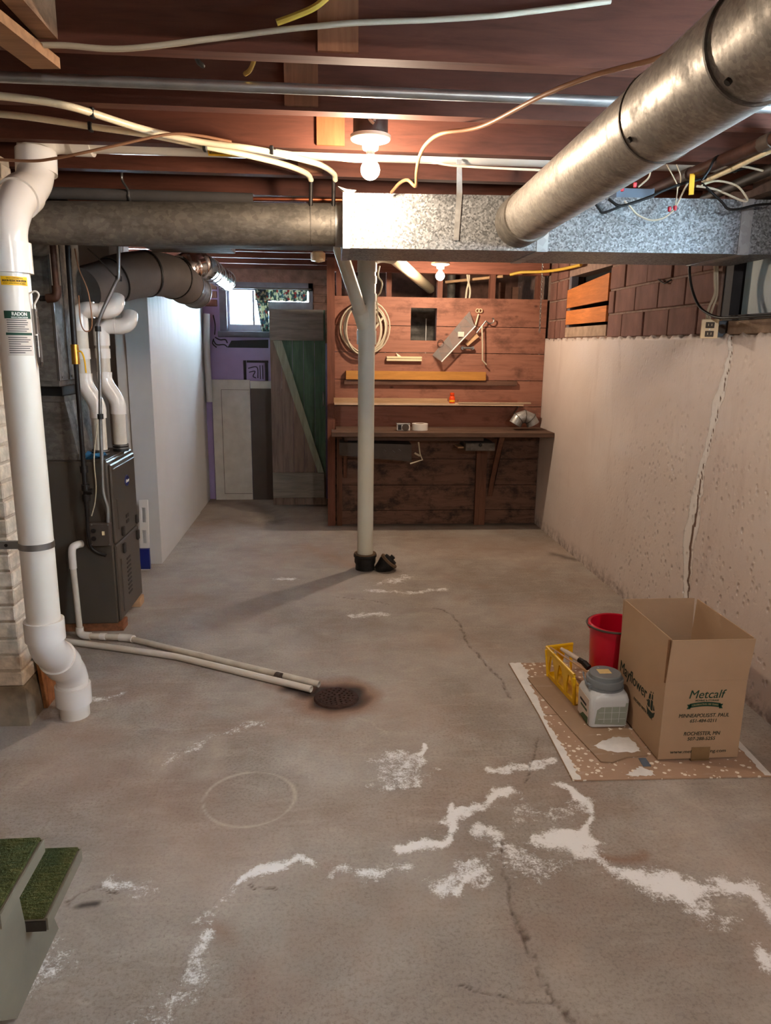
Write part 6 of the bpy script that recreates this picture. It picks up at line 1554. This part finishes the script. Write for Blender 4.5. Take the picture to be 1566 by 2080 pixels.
# white tub with grey lid
jg = thing('plastic_tub', 'square white plastic tub with grey screw lid', 'tub', (1.108, 2.635, .011))
def rrect(cx, cy, hx, hy, r, z, n=5):
    out = []
    for (sx, sy, a0) in ((1, 1, 0), (-1, 1, PI / 2), (-1, -1, PI), (1, -1, 3 * PI / 2)):
        for k in range(n + 1):
            a = a0 + PI / 2 * k / n; out.append((cx + sx * (hx - r) + r * math.cos(a), cy + sy * (hy - r) + r * math.sin(a), z))
    return out
rings = [(.070, .012, .011), (.076, .016, .016), (.079, .018, .08), (.080, .020, .125), (.076, .030, .145), (.068, .060, .158), (.066, .064, .168)]
vs = []; fs = []
for h, r, z in rings: vs += rrect(1.108, 2.635, h, h, r, z)
nn_ = 24
for i in range(len(rings) - 1):
    for k in range(nn_): fs.append((i * nn_ + k, i * nn_ + (k + 1) % nn_, (i + 1) * nn_ + (k + 1) % nn_, (i + 1) * nn_ + k))
fs += [tuple(reversed(range(nn_))), tuple((len(rings) - 1) * nn_ + k for k in range(nn_))]
MB().add(vs, fs, True).build('tub_body', 'jug', jg)
MB().lathe([(.066, .165), (.072, .167), (.074, .190), (.072, .196), (.064, .197), (.063, .212), (.060, .215), (.0001, .215)], (1.108, 2.635, 0), 36).build('lid', 'lid', jg)
MB().lathe([(.070, .157), (.076, .158), (.076, .166), (.070, .166)], (1.108, 2.635, 0), 36).build('neck_ring', 'lid', jg)
MB().box((1.08, 2.62, .2152), (1.13, 2.66, .2158)).build('lid_label', 'tan_label', jg)
MB().tube(cr([(1.038, 2.60, .170), (1.018, 2.60, .19), (1.010, 2.61, .215), (1.018, 2.64, .215), (1.030, 2.66, .20)], 5), .003, 8).build('handle', 'lid', jg)
MB().box((1.03, 2.60, .160), (1.045, 2.62, .178)).build('handle_lug', 'lid', jg)
MB().prism([(1.050, .030), (1.175, .022), (1.180, .118), (1.10, .116), (1.075, .105), (1.055, .09)], 'y', 2.5555, 2.5575).build('back_label', 'jlabel', jg)
for x in (1.085, 1.115, 1.145): MB().box((x, 2.5548, .035), (x + .0015, 2.5556, .11)).build('label_rule', 'jug', jg)
for z in (.05, .078): MB().box((1.062, 2.5548, z), (1.172, 2.5556, z + .0012)).build('label_rule', 'jug', jg)
MB().box((1.0268, 2.575, .022), (1.0288, 2.69, .125)).build('front_label', 'paper', jg)
MB().prism([(2.575, .022), (2.66, .022), (2.63, .045), (2.575, .050)], 'x', 1.0262, 1.027).build('label_stripe', 'jgreen', jg)
MB().box((1.0262, 2.60, .085), (1.027, 2.67, .095)).build('label_print', 'txt', jg); MB().box((1.0262, 2.59, .066), (1.027, 2.66, .076)).build('label_print', 'jgreen', jg)

# red bucket
bu = thing('red_bucket', 'red plastic bucket behind the white tub', 'bucket', (1.228, 2.885, .006))
BXc, BYc = 1.246, 2.885
MB().lathe([(.0001, .007), (.092, .007), (.096, .012), (.112, .31), (.119, .312), (.121, .322), (.115, .326), (.109, .322), (.108, .30), (.092, .02), (.0001, .016)], (BXc, BYc, 0), 40).build('bucket_body', 'red', bu)
MB().tube([(BXc + .124 * math.cos(a), BYc + .124 * math.sin(a), .322 + .006 * math.cos(a + .6)) for a in np.linspace(PI * .62, PI * 1.62, 24)], .005, 8).build('bail_handle', 'bakelite', bu)
MB().box((BXc - .126, BYc - .012, .305), (BXc - .112, BYc + .012, .326)).build('handle_lug', 'red', bu, .003)
# yellow slotted tray
yt = thing('yellow_tray', 'yellow plastic tray with tall slotted sides, lying beside the red bucket', 'tray', (1.07, 2.93, .012))
def side(p0, p1, h0, h1, nwin, nm, lean):
    L_ = (p1 - p0).length; holes = []
    for k in range(nwin):
        c0 = (k + .5) / nwin * L_; hw = L_ / nwin * .38; hh = h0 + (h1 - h0) * (k + .5) / nwin
        holes.append([(c0 - hw, .018), (c0 + hw, .018), (c0 + hw * .78, hh * .5), (c0 + hw * .3, hh * .84), (c0 - hw * .3, hh * .84), (c0 - hw * .78, hh * .5)])
    x_ = (p1 - p0).normalized(); curve_plate([(0, 0), (L_, 0), (L_, h1), (0, h0)], holes, .003, Matrix.Translation(-Vector(yt['_org'])) @ frame(p0, x_, lean), nm, 'yellow', yt)
q1, q2, q3, q4 = Vector((1.035, 2.745, .012)), Vector((1.005, 3.03, .012)), Vector((1.125, 3.06, .012)), Vector((1.10, 2.755, .012))
side(q2, q1, .138, .138, 3, 'side_panel', Vector((-.08, 0, 1)))
side(q3, q2, .138, .138, 2, 'side_panel', Vector((0, .08, 1)))
MB().tube([q2 + Vector((-.012, .01, .138)), q3 + Vector((.0, .012, .138))], .007, 8).build('rim', 'yellow', yt)
MB().tube([q1 + Vector((-.012, 0, .138)), q2 + Vector((-.012, .01, .138))], .007, 8).build('rim', 'yellow', yt)
MB().prism([(1.035, 2.745), (1.105, 2.78), (1.125, 3.06), (1.005, 3.03)], 'z', .0118, .016).build('base', 'yellow', yt)
MB().tube([q1 + Vector((0, .01, .0)), q1 + Vector((-.012, 0, .125))], .008, 8).build('corner_rib', 'yellow', yt)
MB().tube([q2, q2 + Vector((-.012, .01, .125))], .008, 8).build('corner_rib', 'yellow', yt)
tag(MB().tube([P(1118, 1315, 'y', 2.98), P(1198, 1368, 'y', 2.78)], .004, 8).build('stir_stick', 'pine'), 'thin wooden stick laid across the yellow tray', 'stick')
pr = thing('paint_brush', 'paint brush with pale handle resting in the yellow tray', 'brush', (1.06, 2.93, .1))
a, b = P(1140, 1318, 'y', 3.00), P(1176, 1340, 'y', 2.90)
MB().tube([a, a.lerp(b, .5), b], .01, 10, True, [.008, .012, .010]).build('handle', 'paper', pr)
c_ = b + (b - a).normalized() * .03; MB().tube([b, c_], .012, 8).build('ferrule', 'iron', pr); MB().tube([c_, c_ + (b - a).normalized() * .03 + Vector((0, 0, -.01))], .014, 8).build('bristles', 'black', pr)

# ================================================================== STAIRS (lower left)
sr = thing('stairs', 'painted wooden stairs with green carpeted treads at lower left', 'stairs', (-1.1, 1.3, 0))
def tread(z, y0, y1, x1):
    t_ = MB().box((-1.62, y0, z - .038), (x1, y1, z - .008)).build('tread', 'stairwhite', sr, .003)
    MB().box((-1.62, y0 - .001, z - .0075), (x1 - .004, y1 + .004, z)).build('carpet', 'carpet', sr, .003)
    MB().box((x1, y0, z - .036), (x1 + .004, y1, z - .004)).build('edge_trim', 'stairwhite', sr)
    MB().box((-1.62, y1 + .0005, z - .034), (x1 - .002, y1 + .005, z - .009)).build('carpet_nosing', 'carpet', sr)
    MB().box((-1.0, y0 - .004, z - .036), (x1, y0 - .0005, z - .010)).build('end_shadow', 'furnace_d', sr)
tread(.185, 1.49, 1.73, -.655); tread(.375, 1.285, 1.515, -.655); tread(.565, 1.07, 1.30, -.655); tread(.755, .85, 1.08, -.655)
MB().prism([(1.66, 0), (1.60, .145), (1.49, .145), (1.46, .335), (1.285, .335), (1.26, .525), (1.07, .525), (1.04, .715), (.85, .715), (.70, .70), (1.40, .0)][::-1], 'x', -.735, -.70).build('stringer', 'stairwhite', sr)
MB().prism([(1.66, 0), (1.60, .145), (1.49, .145), (1.46, .335), (1.285, .335), (1.26, .525), (1.07, .525), (1.04, .715), (.85, .715), (.70, .70), (1.40, .0)][::-1], 'x', -1.60, -1.565).build('stringer', 'stairwhite', sr)
for z0, z1, y in ((0, .147, 1.63), (.185, .337, 1.47), (.375, .527, 1.265)): MB().box((-1.565, y - .02, z0), (-.737, y, z1)).build('riser', 'stairwhite', sr)

# sub-parts sit under the part they belong to
def under(th, kids, host, cond=None):
    hosts = [c for c in th.children if c.name.split('.')[0] == host]
    for c in list(th.children):
        if c.name.split('.')[0] in kids and c not in hosts:
            cc = sum((Vector(v) for v in c.bound_box), Vector()) / 8
            best = min(hosts, key=lambda h: max(0, max(max(min(v[i] for v in h.bound_box) - cc[i], cc[i] - max(v[i] for v in h.bound_box)) for i in range(3))) + 1e-3 * (sum((Vector(v) for v in h.bound_box), Vector()) / 8 - cc).length)
            if cond is None or cond(c): c.parent = best
OB = bpy.data.objects
for c in [c for c in fu.children if c.name.split('.')[0] in ('badge', 'badge_rim', 'badge_lettering', 'latch', 'louver', 'door_rib')]:
    zc = sum(v[2] for v in c.bound_box) / 8
    c.parent = [h for h in fu.children if h.name.split('.')[0] == ('upper_door' if zc > .47 else 'lower_door')][0]
for c in [c for c in rp.children if c.name.split('.')[0] in ('lettering', 'notice_header', 'notice_band', 'notice_print', 'flow_arrow')]:
    zc = sum(v[2] for v in c.bound_box) / 8; hn = 'flow_label' if zc > 2.0 else ('warning_label' if zc > 1.64 else 'notice_label')
    c.parent = [h for h in rp.children if h.name.split('.')[0] == hn][0]
under(rp, ('screw',), 'strap_tab'); under(bx, ('lettering', 'ribbon', 'ribbon_tail', 'ship_emblem', 'packing_tape', 'crease'), 'side_wall')
under(jg, ('lid_label',), 'lid'); under(jg, ('label_rule',), 'back_label'); under(jg, ('label_stripe', 'label_print'), 'front_label')
under(sr, ('carpet', 'edge_trim', 'carpet_nosing', 'end_shadow'), 'tread'); under(sb, ('knockout', 'switch', 'screw'), 'plate')
under(ra, ('dial_panel', 'speaker', 'trim'), 'case'); under(dr, ('knob',), 'drawer_front'); under(ot, ('slot',), 'receptacle')
under(ob, ('label_band',), 'body'); under(pl, ('screw', 'patch_panel', 'standing_seam', 'corner_seam'), 'shell'); under(hb, ('rusted_lip',), 'hub')
under(co, ('plug_nut',), 'plug'); under(g, ('valve_handle',), 'valve_body'); under(el, ('bead',), 'elbow_body')
under(dd, ('screw', 'crimp_bead'), 'duct_pipe'); under(cb, ('groove_line',), 'panel'); under(bu, ('handle_lug',), 'bucket_body')
# tidy helper properties
for o in bpy.data.objects:
    if '_org' in o: del o['_org']
